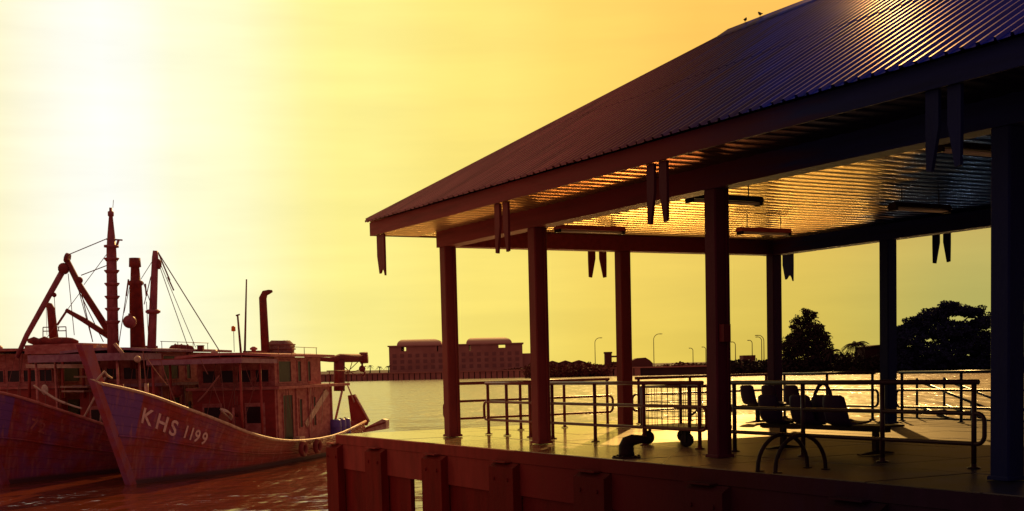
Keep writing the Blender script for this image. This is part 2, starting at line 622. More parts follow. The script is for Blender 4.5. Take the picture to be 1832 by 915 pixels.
# hull paint: blue-violet bow patch, dark name band, red below
def hull_material():
    m = material('hull_paint', (0.33, 0.03, 0.02), (0.22, 0.018, 0.014), rough=0.55, scale=1.5, bump=0.35, bscale=9, stretch=(.4, 1, 3))
    nt = m.node_tree
    L = nt.links
    b = nt.nodes['Principled BSDF']
    wear = nt.nodes['wear']
    tc = nt.nodes.new('ShaderNodeTexCoord')
    sp = nt.nodes.new('ShaderNodeSeparateXYZ')
    L.new(tc.outputs['Object'], sp.inputs[0])

    def band(sock, lo, hi, soft):
        a = nt.nodes.new('ShaderNodeMapRange')
        a.inputs['From Min'].default_value = lo - soft
        a.inputs['From Max'].default_value = lo + soft
        L.new(sock, a.inputs['Value'])
        c = nt.nodes.new('ShaderNodeMapRange')
        c.inputs['From Min'].default_value = hi + soft
        c.inputs['From Max'].default_value = hi - soft
        L.new(sock, c.inputs['Value'])
        mu = nt.nodes.new('ShaderNodeMath')
        mu.operation = 'MULTIPLY'
        L.new(a.outputs[0], mu.inputs[0])
        L.new(c.outputs[0], mu.inputs[1])
        return mu.outputs[0]
    bx = band(sp.outputs[0], -3.0, 0.0, 0.03)
    bz = band(sp.outputs[2], 1.55, 5.0, 0.25)
    mu = nt.nodes.new('ShaderNodeMath')
    mu.operation = 'MULTIPLY'
    L.new(bx, mu.inputs[0])
    L.new(bz, mu.inputs[1])
    # fading patchily aft
    nz = nt.nodes.new('ShaderNodeTexNoise')
    nz.inputs['Scale'].default_value = 1.1
    nz.inputs['Detail'].default_value = 5
    L.new(tc.outputs['Object'], nz.inputs['Vector'])
    f2 = nt.nodes.new('ShaderNodeMapRange')
    f2.inputs['From Min'].default_value = .42
    f2.inputs['From Max'].default_value = .62
    f2.inputs['To Max'].default_value = .55
    L.new(nz.outputs['Fac'], f2.inputs['Value'])
    b2x = band(sp.outputs[0], -3.0, 4.5, 1.2)
    m5 = nt.nodes.new('ShaderNodeMath')
    m5.operation = 'MULTIPLY'
    L.new(f2.outputs[0], m5.inputs[0])
    L.new(b2x, m5.inputs[1])
    m6 = nt.nodes.new('ShaderNodeMath')
    m6.operation = 'MAXIMUM'
    L.new(m5.outputs[0], m6.inputs[0])
    L.new(mu.outputs[0], m6.inputs[1])
    mu = m6
    mx = nt.nodes.new('ShaderNodeMix')
    mx.data_type = 'RGBA'
    mx.inputs['B'].default_value = (0.17, 0.05, 0.19, 1)
    L.new(wear.outputs['Result'], mx.inputs['A'])
    L.new(mu.outputs[0], mx.inputs['Factor'])
    # rust and wash streaks running down the topsides
    mp2 = nt.nodes.new('ShaderNodeMapping')
    mp2.inputs['Scale'].default_value = (5.0, 5.0, .35)
    L.new(tc.outputs['Object'], mp2.inputs[0])
    n3 = nt.nodes.new('ShaderNodeTexNoise')
    n3.inputs['Scale'].default_value = 1.3
    n3.inputs['Detail'].default_value = 6
    L.new(mp2.outputs[0], n3.inputs['Vector'])
    r3 = nt.nodes.new('ShaderNodeMapRange')
    r3.inputs['From Min'].default_value = .52
    r3.inputs['From Max'].default_value = .74
    r3.inputs['To Max'].default_value = .65
    L.new(n3.outputs['Fac'], r3.inputs['Value'])
    mx3 = nt.nodes.new('ShaderNodeMix')
    mx3.data_type = 'RGBA'
    mx3.inputs['B'].default_value = (0.42, 0.13, 0.10, 1)
    L.new(mx.outputs['Result'], mx3.inputs['A'])
    L.new(r3.outputs[0], mx3.inputs['Factor'])
    # boot-top: paler scum line along the water
    wl_ = band(sp.outputs[2], -.2, .16, .05)
    mx4 = nt.nodes.new('ShaderNodeMix')
    mx4.data_type = 'RGBA'
    mx4.inputs['B'].default_value = (0.09, 0.03, 0.03, 1)
    L.new(mx3.outputs['Result'], mx4.inputs['A'])
    L.new(wl_, mx4.inputs['Factor'])
    L.new(mx4.outputs['Result'], b.inputs['Base Color'])
    return m


M_hull = hull_material()

# far things
M_seawall = material('seawall_concrete', (0.36, 0.12, 0.08), (0.27, 0.08, 0.06), rough=0.9, scale=0.3)
M_bld = material('building_render', (0.42, 0.15, 0.10), (0.34, 0.11, 0.075), rough=0.8, scale=0.2)
M_bldroof = material('building_roof_metal', (0.45, 0.2, 0.13), rough=0.5)
M_pane = material('building_window_pane', (0.24, 0.072, 0.052), rough=0.4)
M_leaf_red = material('far_leaf_warm', (0.16, 0.04, 0.025), (0.10, 0.025, 0.018), rough=0.9, scale=0.5, spec=.05)
M_leaf = material('far_leaf', (0.035, 0.018, 0.016), (0.018, 0.01, 0.012), rough=0.9, scale=0.5, spec=.05)
M_leaf_navy = material('far_leaf_cool', (0.008, 0.009, 0.03), (0.016, 0.016, 0.045), rough=0.9, scale=0.5, spec=.05)
M_bark = material('bark', (0.02, 0.012, 0.012), rough=0.9)
M_land = material('land_soil', (0.06, 0.02, 0.016), (0.04, 0.015, 0.014), rough=0.95, scale=0.1)
M_lamp = material('lamp_post_steel', (0.10, 0.04, 0.02), rough=0.5)
M_house_dark = material('dark_house_wall', (0.03, 0.008, 0.012), rough=0.9, spec=.05)
M_house = material('house_wall', (0.13, 0.03, 0.022), rough=0.9)


def water_material():
    m = bpy.data.materials.new('harbour_water')
    m.use_nodes = True
    nt = m.node_tree
    L = nt.links
    b = nt.nodes['Principled BSDF']
    b.inputs['Base Color'].default_value = (0.15, 0.03, 0.01, 1)
    b.inputs['Roughness'].default_value = 0.09
    b.inputs['IOR'].default_value = 4.0
    b.inputs['Specular IOR Level'].default_value = 0.5
    tc = nt.nodes.new('ShaderNodeTexCoord')
    # sheltered and smoother by the quay, wind-ruffled out in the open channel
    spw = nt.nodes.new('ShaderNodeSeparateXYZ')
    L.new(tc.outputs['Object'], spw.inputs[0])
    rw = nt.nodes.new('ShaderNodeMapRange')
    rw.interpolation_type = 'SMOOTHSTEP'
    rw.inputs['From Min'].default_value = 48
    rw.inputs['From Max'].default_value = 110
    rw.inputs['To Min'].default_value = .09
    rw.inputs['To Max'].default_value = .16
    L.new(spw.outputs[1], rw.inputs['Value'])
    L.new(rw.outputs[0], b.inputs['Roughness'])
    mp = nt.nodes.new('ShaderNodeMapping')
    mp.inputs['Scale'].default_value = (0.45, 1.0, 1.0)
    mp.inputs['Rotation'].default_value = (0, 0, radians(12))
    L.new(tc.outputs['Object'], mp.inputs[0])
    hs = []
    for sc, dt, w in ((0.16, 4, 0.75), (0.8, 4, 0.32), (2.6, 4, 0.14)):
        n = nt.nodes.new('ShaderNodeTexNoise')
        n.inputs['Scale'].default_value = sc
        n.inputs['Detail'].default_value = dt
        n.inputs['Roughness'].default_value = 0.5
        L.new(mp.outputs[0], n.inputs['Vector'])
        mu = nt.nodes.new('ShaderNodeMath')
        mu.operation = 'MULTIPLY'
        mu.inputs[1].default_value = w
        L.new(n.outputs['Fac'], mu.inputs[0])
        hs.append(mu.outputs[0])
    mp3 = nt.nodes.new('ShaderNodeMapping')
    mp3.inputs['Scale'].default_value = (0.42, 0.15, 1.0)
    mp3.inputs['Rotation'].default_value = (0, 0, radians(-6))
    L.new(tc.outputs['Object'], mp3.inputs[0])
    n = nt.nodes.new('ShaderNodeTexNoise')
    n.inputs['Scale'].default_value = 1.0
    n.inputs['Detail'].default_value = 3
    L.new(mp3.outputs[0], n.inputs['Vector'])
    mu = nt.nodes.new('ShaderNodeMath')
    mu.operation = 'MULTIPLY'
    mu.inputs[1].default_value = 2.6
    L.new(n.outputs['Fac'], mu.inputs[0])
    hs.append(mu.outputs[0])
    s = hs[0]
    for h in hs[1:]:
        ad = nt.nodes.new('ShaderNodeMath')
        L.new(s, ad.inputs[0])
        L.new(h, ad.inputs[1])
        s = ad.outputs[0]
    bp = nt.nodes.new('ShaderNodeBump')
    bp.inputs['Strength'].default_value = 0.46
    bp.inputs['Distance'].default_value = 0.6
    L.new(s, bp.inputs['Height'])
    L.new(bp.outputs[0], b.inputs['Normal'])
    return m


WATER_Z = -2.3
# ------------------------------------------------------------------ water and land
mb = MB()
mb.add([(-6000, -400, WATER_Z), (6000, -400, WATER_Z), (6000, 9000, WATER_Z), (-6000, 9000, WATER_Z)], [(0, 1, 2, 3)])
tag(mb.build('water', water_material()), kind='structure')

SHORE = [(-900, 600), (-400, 560), (-120, 520), (-57, 503), (0, 478), (45, 430), (85, 398), (120, 345), (170, 335), (330, 330), (900, 340)]
LANDZ = 0.55
mb = MB()
n = len(SHORE)
vs = []
for i, (x, y) in enumerate(SHORE):
    vs += [(x, y, WATER_Z - 1), (x, y, LANDZ - 0.15), (x, y + 3, LANDZ), (x * 1.6, y + 900, LANDZ + 2)]
fs = []
for i in range(n - 1):
    a0, b0 = i * 4, (i + 1) * 4
    for k in range(3):
        fs.append((a0 + k, b0 + k, b0 + k + 1, a0 + k + 1))
mb.add(vs, fs)
tag(mb.build('terrain', M_land), kind='structure')


def shore_y(x):
    for (x0, y0), (x1, y1) in zip(SHORE, SHORE[1:]):
        if x0 <= x <= x1:
            return y0 + (y1 - y0) * (x - x0) / (x1 - x0)
    return 340


# seawall with its panels, each a part
sw = thing('seawall', 'long ribbed concrete seawall along the far shore below the barrel-roofed building', 'seawall', (-57, 503, WATER_Z))
x = -118.0
while x < 42:
    x1 = x + 2.1
    p0, p1 = Vector((x, shore_y(x) - 0.5, 0)), Vector((x1 - 0.35, shore_y(x1 - .35) - 0.5, 0))
    m2 = MB()
    m2.prism([p0 + Vector((0, 0, WATER_Z - .8)), p1 + Vector((0, 0, WATER_Z - .8)), p1 + Vector((0, 0, LANDZ - .35)), p0 + Vector((0, 0, LANDZ - .35))],
             (0, 0.4, 0))
    m2.build('panel', M_seawall, sw, world=True)
    x = x1
m2 = MB()
for (x0, y0), (x1, y1) in zip(SHORE[2:6], SHORE[3:7]):
    m2.prism([(x0, y0 - 1.0, LANDZ - .34), (x1, y1 - 1.0, LANDZ - .34), (x1, y1 - 1.0, LANDZ + .1), (x0, y0 - 1.0, LANDZ + .1)], (0, 1.6, 0))
m2.build('coping', M_seawall, sw, world=True)

# ------------------------------------------------------------------ jetty (local frame: x along the near edge, y inland across)
AX, AY, TH = -1.1089, 24.5244, 1.0702
JR = -TH
JM = Matrix.Translation((AX, AY, 0)) @ Matrix.Rotation(JR, 4, 'Z')
B1, B2, B3 = 3.3621, 4.7747, 4.7372
WID, OV, HC, ZE, ZR, RS = 7.8448, 1.1422, 3.5903, 4.1295, 7.0589, 4.7297
LEN = B1 + B2 + B3 + B2 + B1
QE = -1.15


def jw(p, q, z=0.0):
    return JM @ Vector((p, q, z))


jetty = thing('jetty', 'raised concrete jetty deck with fender piles along its red near face', 'jetty', (AX, AY, 0), JR)
P_L, P_R, Q_R = -3.05, 22.6, 9.7
gap = 0.014
np_, nq = 17, 7
dp, dq = (P_R - P_L) / np_, (Q_R - QE) / nq
for i in range(np_):
    for j in range(nq):
        m2 = MB()
        dz = random.uniform(-0.004, 0.004)
        m2.bx(P_L + i * dp + gap, P_L + (i + 1) * dp - gap, QE + j * dq + gap, QE + (j + 1) * dq - gap, -0.16, dz)
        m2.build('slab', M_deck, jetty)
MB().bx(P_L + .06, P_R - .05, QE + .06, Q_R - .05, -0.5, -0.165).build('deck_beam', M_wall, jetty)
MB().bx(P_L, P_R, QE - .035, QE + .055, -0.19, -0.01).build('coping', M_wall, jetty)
fend = [-3.02, -0.85, 1.76, 4.30, 6.87, 9.45, 12.0, 14.6, 17.2]
FW = 0.42
for k, pc in enumerate(fend):
    m2 = MB()
    w0 = FW * (0.75 if k == 0 else 0.94)
    poly = [(pc - w0, QE + .0, -3.2), (pc - w0, QE - .15, -3.2), (pc - w0, QE - .15, -.27), (pc - w0, QE - .04, -.2), (pc - w0, QE + .0, -.2)]
    m2.prism(poly, (2 * w0, 0, 0))
    fo = m2.build('fender', M_pile, jetty)
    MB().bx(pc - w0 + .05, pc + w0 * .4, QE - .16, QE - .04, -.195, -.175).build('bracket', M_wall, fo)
    for bx_ in (-.22, .22):
        MB().tube([(pc + bx_, QE - .17, -.45), (pc + bx_, QE - .14, -.45)], .03, 6).build('bolt', M_pile, fo)
for k in range(len(fend) - 1):
    a0, a1 = fend[k] + FW * (.75 if k == 0 else .94), fend[k + 1] - FW * .94
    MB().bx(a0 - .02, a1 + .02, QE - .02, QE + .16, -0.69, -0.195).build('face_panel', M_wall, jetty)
    lo1 = a1 - (.86 if k == 1 else -.1)
    MB().bx(a0 - .1, lo1, QE + .02, QE + .10, -3.2, -.695).build('lower_wall', M_pile, jetty)
for i in range(6):
    for j in (1, 2, 3):
        pp, qq = 4.5 + i * 3.3, QE + 1.0 + j * 2.4
        MB().lathe((pp, qq, 0), [(.22, -3.4), (.22, -.45)], 10).build('pile', M_pile, jetty)

# ------------------------------------------------------------------ pavilion
pav = thing('pavilion', 'open waiting pavilion with hipped ribbed metal roof on slim columns', 'pavilion', (AX, AY, 0), JR)
ps = [0, B1, B1 + B2, B1 + B2 + B3, B1 + B2 + B3 + B2, LEN]
col_pos = [(p, 0) for p in ps] + [(p, WID) for p in ps] + [(0, WID / 2), (LEN, WID / 2)]
CW = 0.122
for p, q in col_pos:
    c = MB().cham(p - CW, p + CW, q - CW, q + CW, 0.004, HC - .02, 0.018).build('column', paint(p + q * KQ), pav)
    MB().cham(p - CW - .02, p + CW + .02, q - CW - .02, q + CW + .02, 0.006, 0.05, 0.012).build('base_plate', paint(p + q * KQ), c)
SOF = 3.865
bw = .15
MB().bx(-bw - .02, LEN + bw + .02, -bw, bw, HC - .03, SOF - .004).build('beam', M_cast, pav)
MB().bx(-bw - .02, LEN + bw + .02, WID - bw, WID + bw, HC - .03, SOF - .004).build('beam', M_cast, pav)
MB().bx(-bw, bw, bw + .003, WID - bw - .003, HC - .028, SOF - .006).build('beam', M_cast, pav)
MB().bx(LEN - bw, LEN + bw, bw + .003, WID - bw - .003, HC - .028, SOF - .006).build('beam', M_cast, pav)
# strip ceiling: convex metal strips
sw_ = 0.3
k = 0
p = -OV + .08
prof = [(0.008, 0.02), (0.03, 0.006), (0.09, -0.002), (0.15, -0.004), (0.21, -0.002), (0.27, 0.006), (0.292, 0.02)]
q0, q1 = -bw, WID + OV - .08
nn = len(prof)
while p < LEN + OV - .3:
    m2 = MB()
    e, dz = random.uniform(-.004, .004), random.uniform(-.002, .002)
    tl = random.uniform(-.0015, .0015)
    m2.add([(p + x, q0 + e, SOF + z + dz) for x, z in prof] + [(p + x, q1 + e, SOF + z + dz + tl * x) for x, z in prof],
           [(i, i + 1, nn + i + 1, nn + i) for i in range(nn - 1)], True)
    m2.add([(p, q0, SOF + .035), (p + .3, q0, SOF + .035), (p + .3, q1, SOF + .035), (p, q1, SOF + .035)], [(0, 1, 2, 3)])
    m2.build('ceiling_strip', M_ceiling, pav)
    if p < LEN + .5:
        m2 = MB()
        m2.add([(p + x, -OV + .08 + e, SOF + z - .012 + dz) for x, z in prof] + [(p + x, -bw - .004, SOF + z - .012 + dz) for x, z in prof],
               [(i, i + 1, nn + i + 1, nn + i) for i in range(nn - 1)], True)
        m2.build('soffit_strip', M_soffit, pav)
    p += sw_
# fascias
ft, fb = ZE - .03, SOF - .02
for a in (((-OV + .04, LEN + OV - .04), (-OV + .04, -OV + .075)), ((-OV + .04, LEN + OV - .04), (WID + OV - .075, WID + OV - .04)),
          ((-OV + .042, -OV + .078), (-OV + .078, WID + OV - .078)), ((LEN + OV - .078, LEN + OV - .042), (-OV + .078, WID + OV - .078))):
    MB().bx(a[0][0], a[0][1], a[1][0], a[1][1], fb, ft).build('fascia', M_cast, pav)

# ribbed roof sheets, every sheet its own object
HALF = WID / 2 + OV
PIT = 0.19
RIB = [(0.0, 0.0), (0.062, 0.0), (0.074, 0.034), (0.104, 0.034), (0.116, 0.0)]


def slope(origin, along, up, length, run, rise, hip):
    """sheets on one slope; along/up are horizontal unit vectors in the jetty frame"""
    origin, along, up = Vector(origin), Vector(along), Vector(up)
    sl = Vector((up.x * run, up.y * run, rise))
    nrm = along.cross(sl).normalized()
    if nrm.z < 0:
        nrm = -nrm
    per = 5
    cnt = int(math.ceil(length / (PIT * per)))
    for k in range(cnt):
        s0 = k * PIT * per
        xs = []
        for r in range(per):
            for dx, dz in RIB:
                xs.append((s0 + r * PIT + dx, dz))
        xs.append((s0 + per * PIT + .01, 0.002))
        xs = [(min(x, length), h) for x, h in xs]
        lip = -0.07 / run
        lap = .52 + random.uniform(-.004, .004)
        tilt = random.uniform(-.004, .004)
        for part_ in (0, 1):
            m2 = MB()
            vs, ok = [], []
            off = .004 + .008 * part_ + random.uniform(0, .004)
            for x, h in xs:
                t = max(0.0, min(1.0, x / hip, (length - x) / hip))
                base = origin + along * x + nrm * (h + off + tilt * (x - s0))
                lo_ = (lip + random.uniform(-.002, .002) if t > .02 else 0) if part_ == 0 else min(lap - .03, t)
                hi_ = min(t, lap) if part_ == 0 else t
                vs.append(base + sl * lo_)
                vs.append(base + sl * hi_)
                ok.append(hi_ - lo_ > .0005)
            fs = [(2 * i, 2 * i + 2, 2 * i + 3, 2 * i + 1) for i in range(len(xs) - 1) if ok[i] or ok[i + 1]]
            if fs:
                m2.add(vs, fs)
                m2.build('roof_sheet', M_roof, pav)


RISE = ZR - ZE
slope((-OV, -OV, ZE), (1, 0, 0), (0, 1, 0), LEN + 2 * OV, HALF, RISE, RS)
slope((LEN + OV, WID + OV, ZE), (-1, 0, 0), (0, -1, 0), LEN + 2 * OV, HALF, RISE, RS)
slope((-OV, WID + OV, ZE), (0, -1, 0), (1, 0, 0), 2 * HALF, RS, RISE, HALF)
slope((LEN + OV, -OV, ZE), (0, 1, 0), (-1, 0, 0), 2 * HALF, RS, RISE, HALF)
rp0, rp1 = (-OV + RS, WID / 2, ZR), (LEN + OV - RS, WID / 2, ZR)
m2 = MB()
m2.prism([(rp0[0] - .12, WID / 2 - .26, ZR - .1), (rp0[0] - .12, WID / 2 - .24, ZR - .06), (rp0[0] - .12, WID / 2, ZR + .09), (rp0[0] - .12, WID / 2 + .24, ZR - .06),
          (rp0[0] - .12, WID / 2 + .26, ZR - .1), (rp0[0] - .12, WID / 2, ZR + .05)], (rp1[0] - rp0[0] + .24, 0, 0))
m2.build('ridge_cap', M_roof, pav)
for c0, e0 in (((-OV, -OV), rp0), ((-OV, WID + OV), rp0), ((LEN + OV, -OV), rp1), ((LEN + OV, WID + OV), rp1)):
    A_, B_ = Vector((c0[0], c0[1], ZE + .012)), Vector(e0) + Vector((0, 0, .02))
    MB().tube([A_, B_], .045, 6).build('hip_cap', M_roof, pav)

# carved hanging boards in pairs below the eaves
def pendant(p, q, along, h=0.78, sgn=1, width=.165, sep=.055, mat=None):
    """two tapering boards hanging side by side; along = unit vector in the jetty frame"""
    along = Vector(along)
    nrm = Vector((-along.y, along.x, 0))
    for s in (-1, 1):
        c = Vector((p, q, 0)) + along * (s * (sep + width / 2))
        top, bot = SOF - .022, SOF - h
        o_ = along * s
        w = width / 2
        poly = [c - o_ * w + Vector((0, 0, top)), c + o_ * w + Vector((0, 0, top)), c + o_ * w + Vector((0, 0, top - h * .5)),
                c + o_ * w * .9 + Vector((0, 0, bot)), c + o_ * w * .1 + Vector((0, 0, bot - .012)), c - o_ * w + Vector((0, 0, top - h * .45))]
        MB().prism([v - nrm * .02 for v in poly], nrm * .04).build('hanging_board', mat or paint(p + max(0, q) * KQ, .6), pav)


for pp in (4.07, 8.26, 13.0, 17.3):
    pendant(pp, -OV + .11, (1, 0, 0))
for pp in (3.75, 8.2, 13.0, 17.3):
    pendant(pp, WID + OV - .11, (1, 0, 0), h=.74)
pendant(-OV + .11, 3.98, (0, 1, 0), h=.74)
# corner boards, one each way, notched foot
for (pp, qq) in ((-OV + .11, -OV + .11), (-OV + .11, WID + OV - .11)):
    c = Vector((pp + .3, qq, 0))
    top = SOF - .022
    m2 = MB()
    w = .17
    poly = [(-w, top), (w, top), (w, top - .42), (w * .95, top - .78), (w * .75, top - .70), (w * .45, top - .64), (w * .05, top - .66), (-w * .3, top - .72),
            (-w * .5, top - .73), (-w, top - .40)]
    m2.prism([(c.x + x, c.y - .02, z) for x, z in poly], (0, .04, 0))
    m2.build('hanging_board', paint(max(0, qq) * KQ, .6), pav)
for p_, q_, g_ in ((0, 0, 0), (B1 + B2, 0, 8), (B1, 0, 3)):
    MB().tube([(p_ + CW + .018, q_ + .05, .06), (p_ + CW + .018, q_ + .05, HC - .04)], .014, 6).build('conduit', paint(g_, .5), pav)
# junction box on the third near column and the small bracket above
m2 = MB().bx(B1 + B2 + CW + .003, B1 + B2 + CW + .1, -.08, .035, 1.55, 1.78)
m2.build('junction_box', paint(7, .5), pav)

# ------------------------------------------------------------------ fluorescent lamps hanging under the ceiling
lamp_specs = [(3.1, 1.2, 1.35, 'tube lamp under the ceiling nearest the free end of the pavilion'),
              (7.1, .95, 1.3, 'tube lamp under the ceiling behind the third near column, above the trolley'),
              (3.7, 4.5, 1.15, 'tube lamp hanging near the far corner column of the pavilion'),
              (7.3, 4.6, 1.2, 'tube lamp hanging beside the far column next to the rain tree'),
              (11.6, .95, 1.2, 'tube lamp hanging near the rightmost dark column')]
for p, q, ln, lab in lamp_specs:
    t = thing('ceiling_lamp', lab, 'lamp', jw(p, q, 3.5), JR, 'tube lamps under the pavilion ceiling')
    m2 = MB()
    m2.prism([(-.09, -ln / 2, .10), (-.05, -ln / 2, .16), (.05, -ln / 2, .16), (.09, -ln / 2, .10), (.09, -ln / 2, .085), (-.09, -ln / 2, .085)], (0, ln, 0))
    m2.build('housing', M_black if p > 6 else M_bmaroon, t)
    for s in (-.045, .045):
        MB().tube([(s, -ln / 2 + .05, .06), (s, ln / 2 - .05, .06)], .018, 8).build('tube', M_tube, t)
    for s in (-ln / 2 + .03, ln / 2 - .03):
        MB().bx(-.08, .08, s - .02, s + .02, .03, .086).build('end_cap', M_black, t)
    for s in (-ln / 3, ln / 3):
        MB().tube([(0, s, .155), (0, s, SOF - 3.5)], .008, 6).build('hanger', M_black, t)

# ------------------------------------------------------------------ railings
def loop(c0, c1, z0, z1, axis, r=.09):
    """rounded rectangle pipe between two rails"""
    pts = []
    def P(t, z):
        return (t, c0, z) if axis == 'p' else (c0, t, z)
    return pts


def railing(lab, axis, fixed, t0, t1, posts, matl, ends=(True, True), group='pipe railings round the pavilion'):
    def P(t, z):
        return (t, fixed, z) if axis == 'p' else (fixed, t, z)
    mid = (t0 + t1) / 2
    base = jw(*P(mid, 0))
    t = thing('railing', lab, 'railing', base, JR, group)
    off = Vector(P(mid, 0))
    Q = lambda s, z: Vector(P(s, z)) - off
    R_ = .032
    MB().tube([Q(t0 - .05, .985), Q(t1 + .05, .985)], R_, 10).build('top_rail', matl, t)
    r = .10
    z0, z1 = .285, .63
    pts = []
    seg = 6
    e0, e1 = t0 - .14, t1 + .14
    for cx, cz, a0 in ((e1 - r, z1 - r, 0), (e0 + r, z1 - r, 1), (e0 + r, z0 + r, 2), (e1 - r, z0 + r, 3)):
        for i in range(seg + 1):
            a = a0 * pi / 2 + pi / 2 * i / seg
            pts.append(Q(cx + r * cos(a), cz + r * sin(a)))
    MB().tube(pts, .026, 8, closed=True).build('rail_loop', matl, t)
    for s in posts:
        po = MB().tube([Q(s, .012), Q(s, .97)], .030, 10).build('post', matl, t)
        MB().lathe(Q(s, 0.005), [(.075, 0), (.075, .012), (.034, .02), (.034, .05)], 10).build('flange', matl, po)
    return t


M_rail = [material('rail_cast_tint', c, tuple(v * .7 for v in c), rough=0.33, metal=.1, scale=7, bump=.1, spec=.12)
          for c in ((0.20, 0.04, 0.03), (0.10, 0.016, 0.015), (0.022, 0.007, 0.012), (0.008, 0.009, 0.03))]  # copies of one rail colour, painted from red to navy for the cast
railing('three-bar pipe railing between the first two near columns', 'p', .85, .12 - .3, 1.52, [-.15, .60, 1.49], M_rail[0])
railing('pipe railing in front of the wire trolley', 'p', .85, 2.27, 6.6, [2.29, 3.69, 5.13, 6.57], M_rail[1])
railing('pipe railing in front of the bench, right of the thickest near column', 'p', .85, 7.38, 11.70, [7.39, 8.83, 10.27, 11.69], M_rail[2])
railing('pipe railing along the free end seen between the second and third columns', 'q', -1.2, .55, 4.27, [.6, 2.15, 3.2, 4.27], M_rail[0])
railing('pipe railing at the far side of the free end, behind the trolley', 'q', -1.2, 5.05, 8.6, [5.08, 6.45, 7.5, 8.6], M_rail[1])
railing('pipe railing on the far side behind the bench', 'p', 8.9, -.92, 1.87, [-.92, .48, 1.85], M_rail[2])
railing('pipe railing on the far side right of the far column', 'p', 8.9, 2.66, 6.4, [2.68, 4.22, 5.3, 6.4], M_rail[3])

# ------------------------------------------------------------------ trolley
t = thing('wire_trolley', 'low cage trolley with wire mesh sides on black castors behind the railing', 'trolley', jw(5.5, 1.36, 0), JR)
X0, X1, Y0, Y1 = -.66, .66, -.40, .42
MB().bx(X0, X1, Y0, Y1, .25, .31).build('platform', M_galv, t)
fr = [(X0 + .03, Y0 + .03), (X1 - .03, Y0 + .03), (X1 - .03, Y1 - .03), (X0 + .03, Y1 - .03)]
for x, y in fr:
    MB().tube([(x, y, .3), (x, y, .93)], .027, 8).build('upright', M_galv, t)
for a, b in ((0, 1), (1, 2), (2, 3), (3, 0)):
    (xa, ya), (xb, yb) = fr[a], fr[b]
    pan = MB()
    for z in (.42, .54, .68, .80):
        pan.tube([(xa, ya, z), (xb, yb, z)], .006, 5)
    n_ = 9 if a in (0, 2) else 6
    for i in range(1, n_):
        x, y = xa + (xb - xa) * i / n_, ya + (yb - ya) * i / n_
        pan.tube([(x, y, .3), (x, y, .92)], .005, 5)
    po = pan.build('mesh_side', M_galv, t)
    po['kind'] = 'stuff'
    MB().tube([(xa, ya, .92), (xb, yb, .92)], .018, 8).build('rim', M_galv, t)
hd = MB().tube([(X1 + .0, Y0 + .06, .5), (X1 + .12, Y0 + .06, .56), (X1 + .16, Y0 + .06, .62), (X1 + .16, Y1 - .06, .62), (X1 + .12, Y1 - .06, .56), (X1, Y1 - .06, .5)], .018, 8)
hd.build('handle', M_galv, t)
for x, y in ((X0 + .14, Y0 + .06), (X1 - .14, Y0 + .06), (X1 - .14, Y1 - .06), (X0 + .14, Y1 - .06)):
    w = MB().lathe((x, y, .112), [(.05, -.034), (.104, -.03), (.11, 0), (.104, .03), (.05, .034)], 14, axis='Y', M=Matrix.Rotation(.5, 3, 'Z')).build('wheel', M_rubber, t)
    m2 = MB()
    for s in (-.04, .04):
        m2.bx(x - .035, x + .035, y + s - .006, y + s + .006, .08, .25)
    m2.build('fork', M_black, t)

# ------------------------------------------------------------------ benches
def bench(lab, p, q, n_seats, matl, extra_table=False, rot=0.0):
    t = thing('bench', lab, 'bench', jw(p, q, 0), JR + rot, 'seat rows on the jetty')
    pitch_ = .68
    L = n_seats * pitch_
    MB().bx(-L / 2 - .05, L / 2 + (.45 if extra_table else .05), -.04, .04, .31, .375).build('beam', M_black, t)
    # seat shell profile (y, z): back on the near side
    prof = [(.30, .415), (.28, .43), (.16, .405), (.0, .385), (-.12, .40), (-.19, .46), (-.22, .56), (-.245, .68), (-.26, .77), (-.262, .80)]
    wd = [.17, .21, .225, .225, .225, .225, .225, .22, .20, .13]
    for i in range(n_seats):
        cx = -L / 2 + pitch_ * (i + .5)
        vs, fs = [], []
        th_ = .022
        cols_ = 7
        for side in (0, 1):
            for (y, z), w in zip(prof, wd):
                for c in range(cols_):
                    u_ = -1 + 2 * c / (cols_ - 1)
                    curl = .05 * abs(u_) ** 3
                    d = th_ * side
                    back = z > .43
                    yy = y + (curl if back else 0) - (d if back else 0)
                    zz = z + (0 if back else curl * .6) - (0 if back else d)
                    vs.append((cx + u_ * w, yy, zz))
        N = len(prof)
        for side in (0, 1):
            for r in range(N - 1):
                for c in range(cols_ - 1):
                    b0 = side * N * cols_ + r * cols_ + c
                    fs.append((b0, b0 + 1, b0 + cols_ + 1, b0 + cols_))
        o2 = N * cols_
        for r in range(N - 1):
            for c in (0, cols_ - 1):
                fs.append((r * cols_ + c, (r + 1) * cols_ + c, o2 + (r + 1) * cols_ + c, o2 + r * cols_ + c))
        for c in range(cols_ - 1):
            for r in (0, N - 1):
                fs.append((r * cols_ + c, r * cols_ + c + 1, o2 + r * cols_ + c + 1, o2 + r * cols_ + c))
        st = MB().add(vs, fs, True).build('seat', matl, t)
        MB().bx(cx - .12, cx + .12, -.1, .16, .372, .39).build('bracket', M_black, st)
    for x in (-L / 2 + .42, L / 2 + (.22 if extra_table else -.25)):
        MB().bx(x - .035, x + .035, -.035, .035, .04, .32).build('leg', M_black, t)
        MB().prism([(x - .035, -.3, .012), (x - .035, .3, .012), (x - .035, .3, .03), (x - .035, .0, .07), (x - .035, -.3, .03)], (.07, 0, 0)).build('foot', M_black, t)
    if extra_table:
        MB().bx(L / 2 + .0, L / 2 + .5, -.22, .24, .378, .405).build('side_table', M_black, t)
    return t


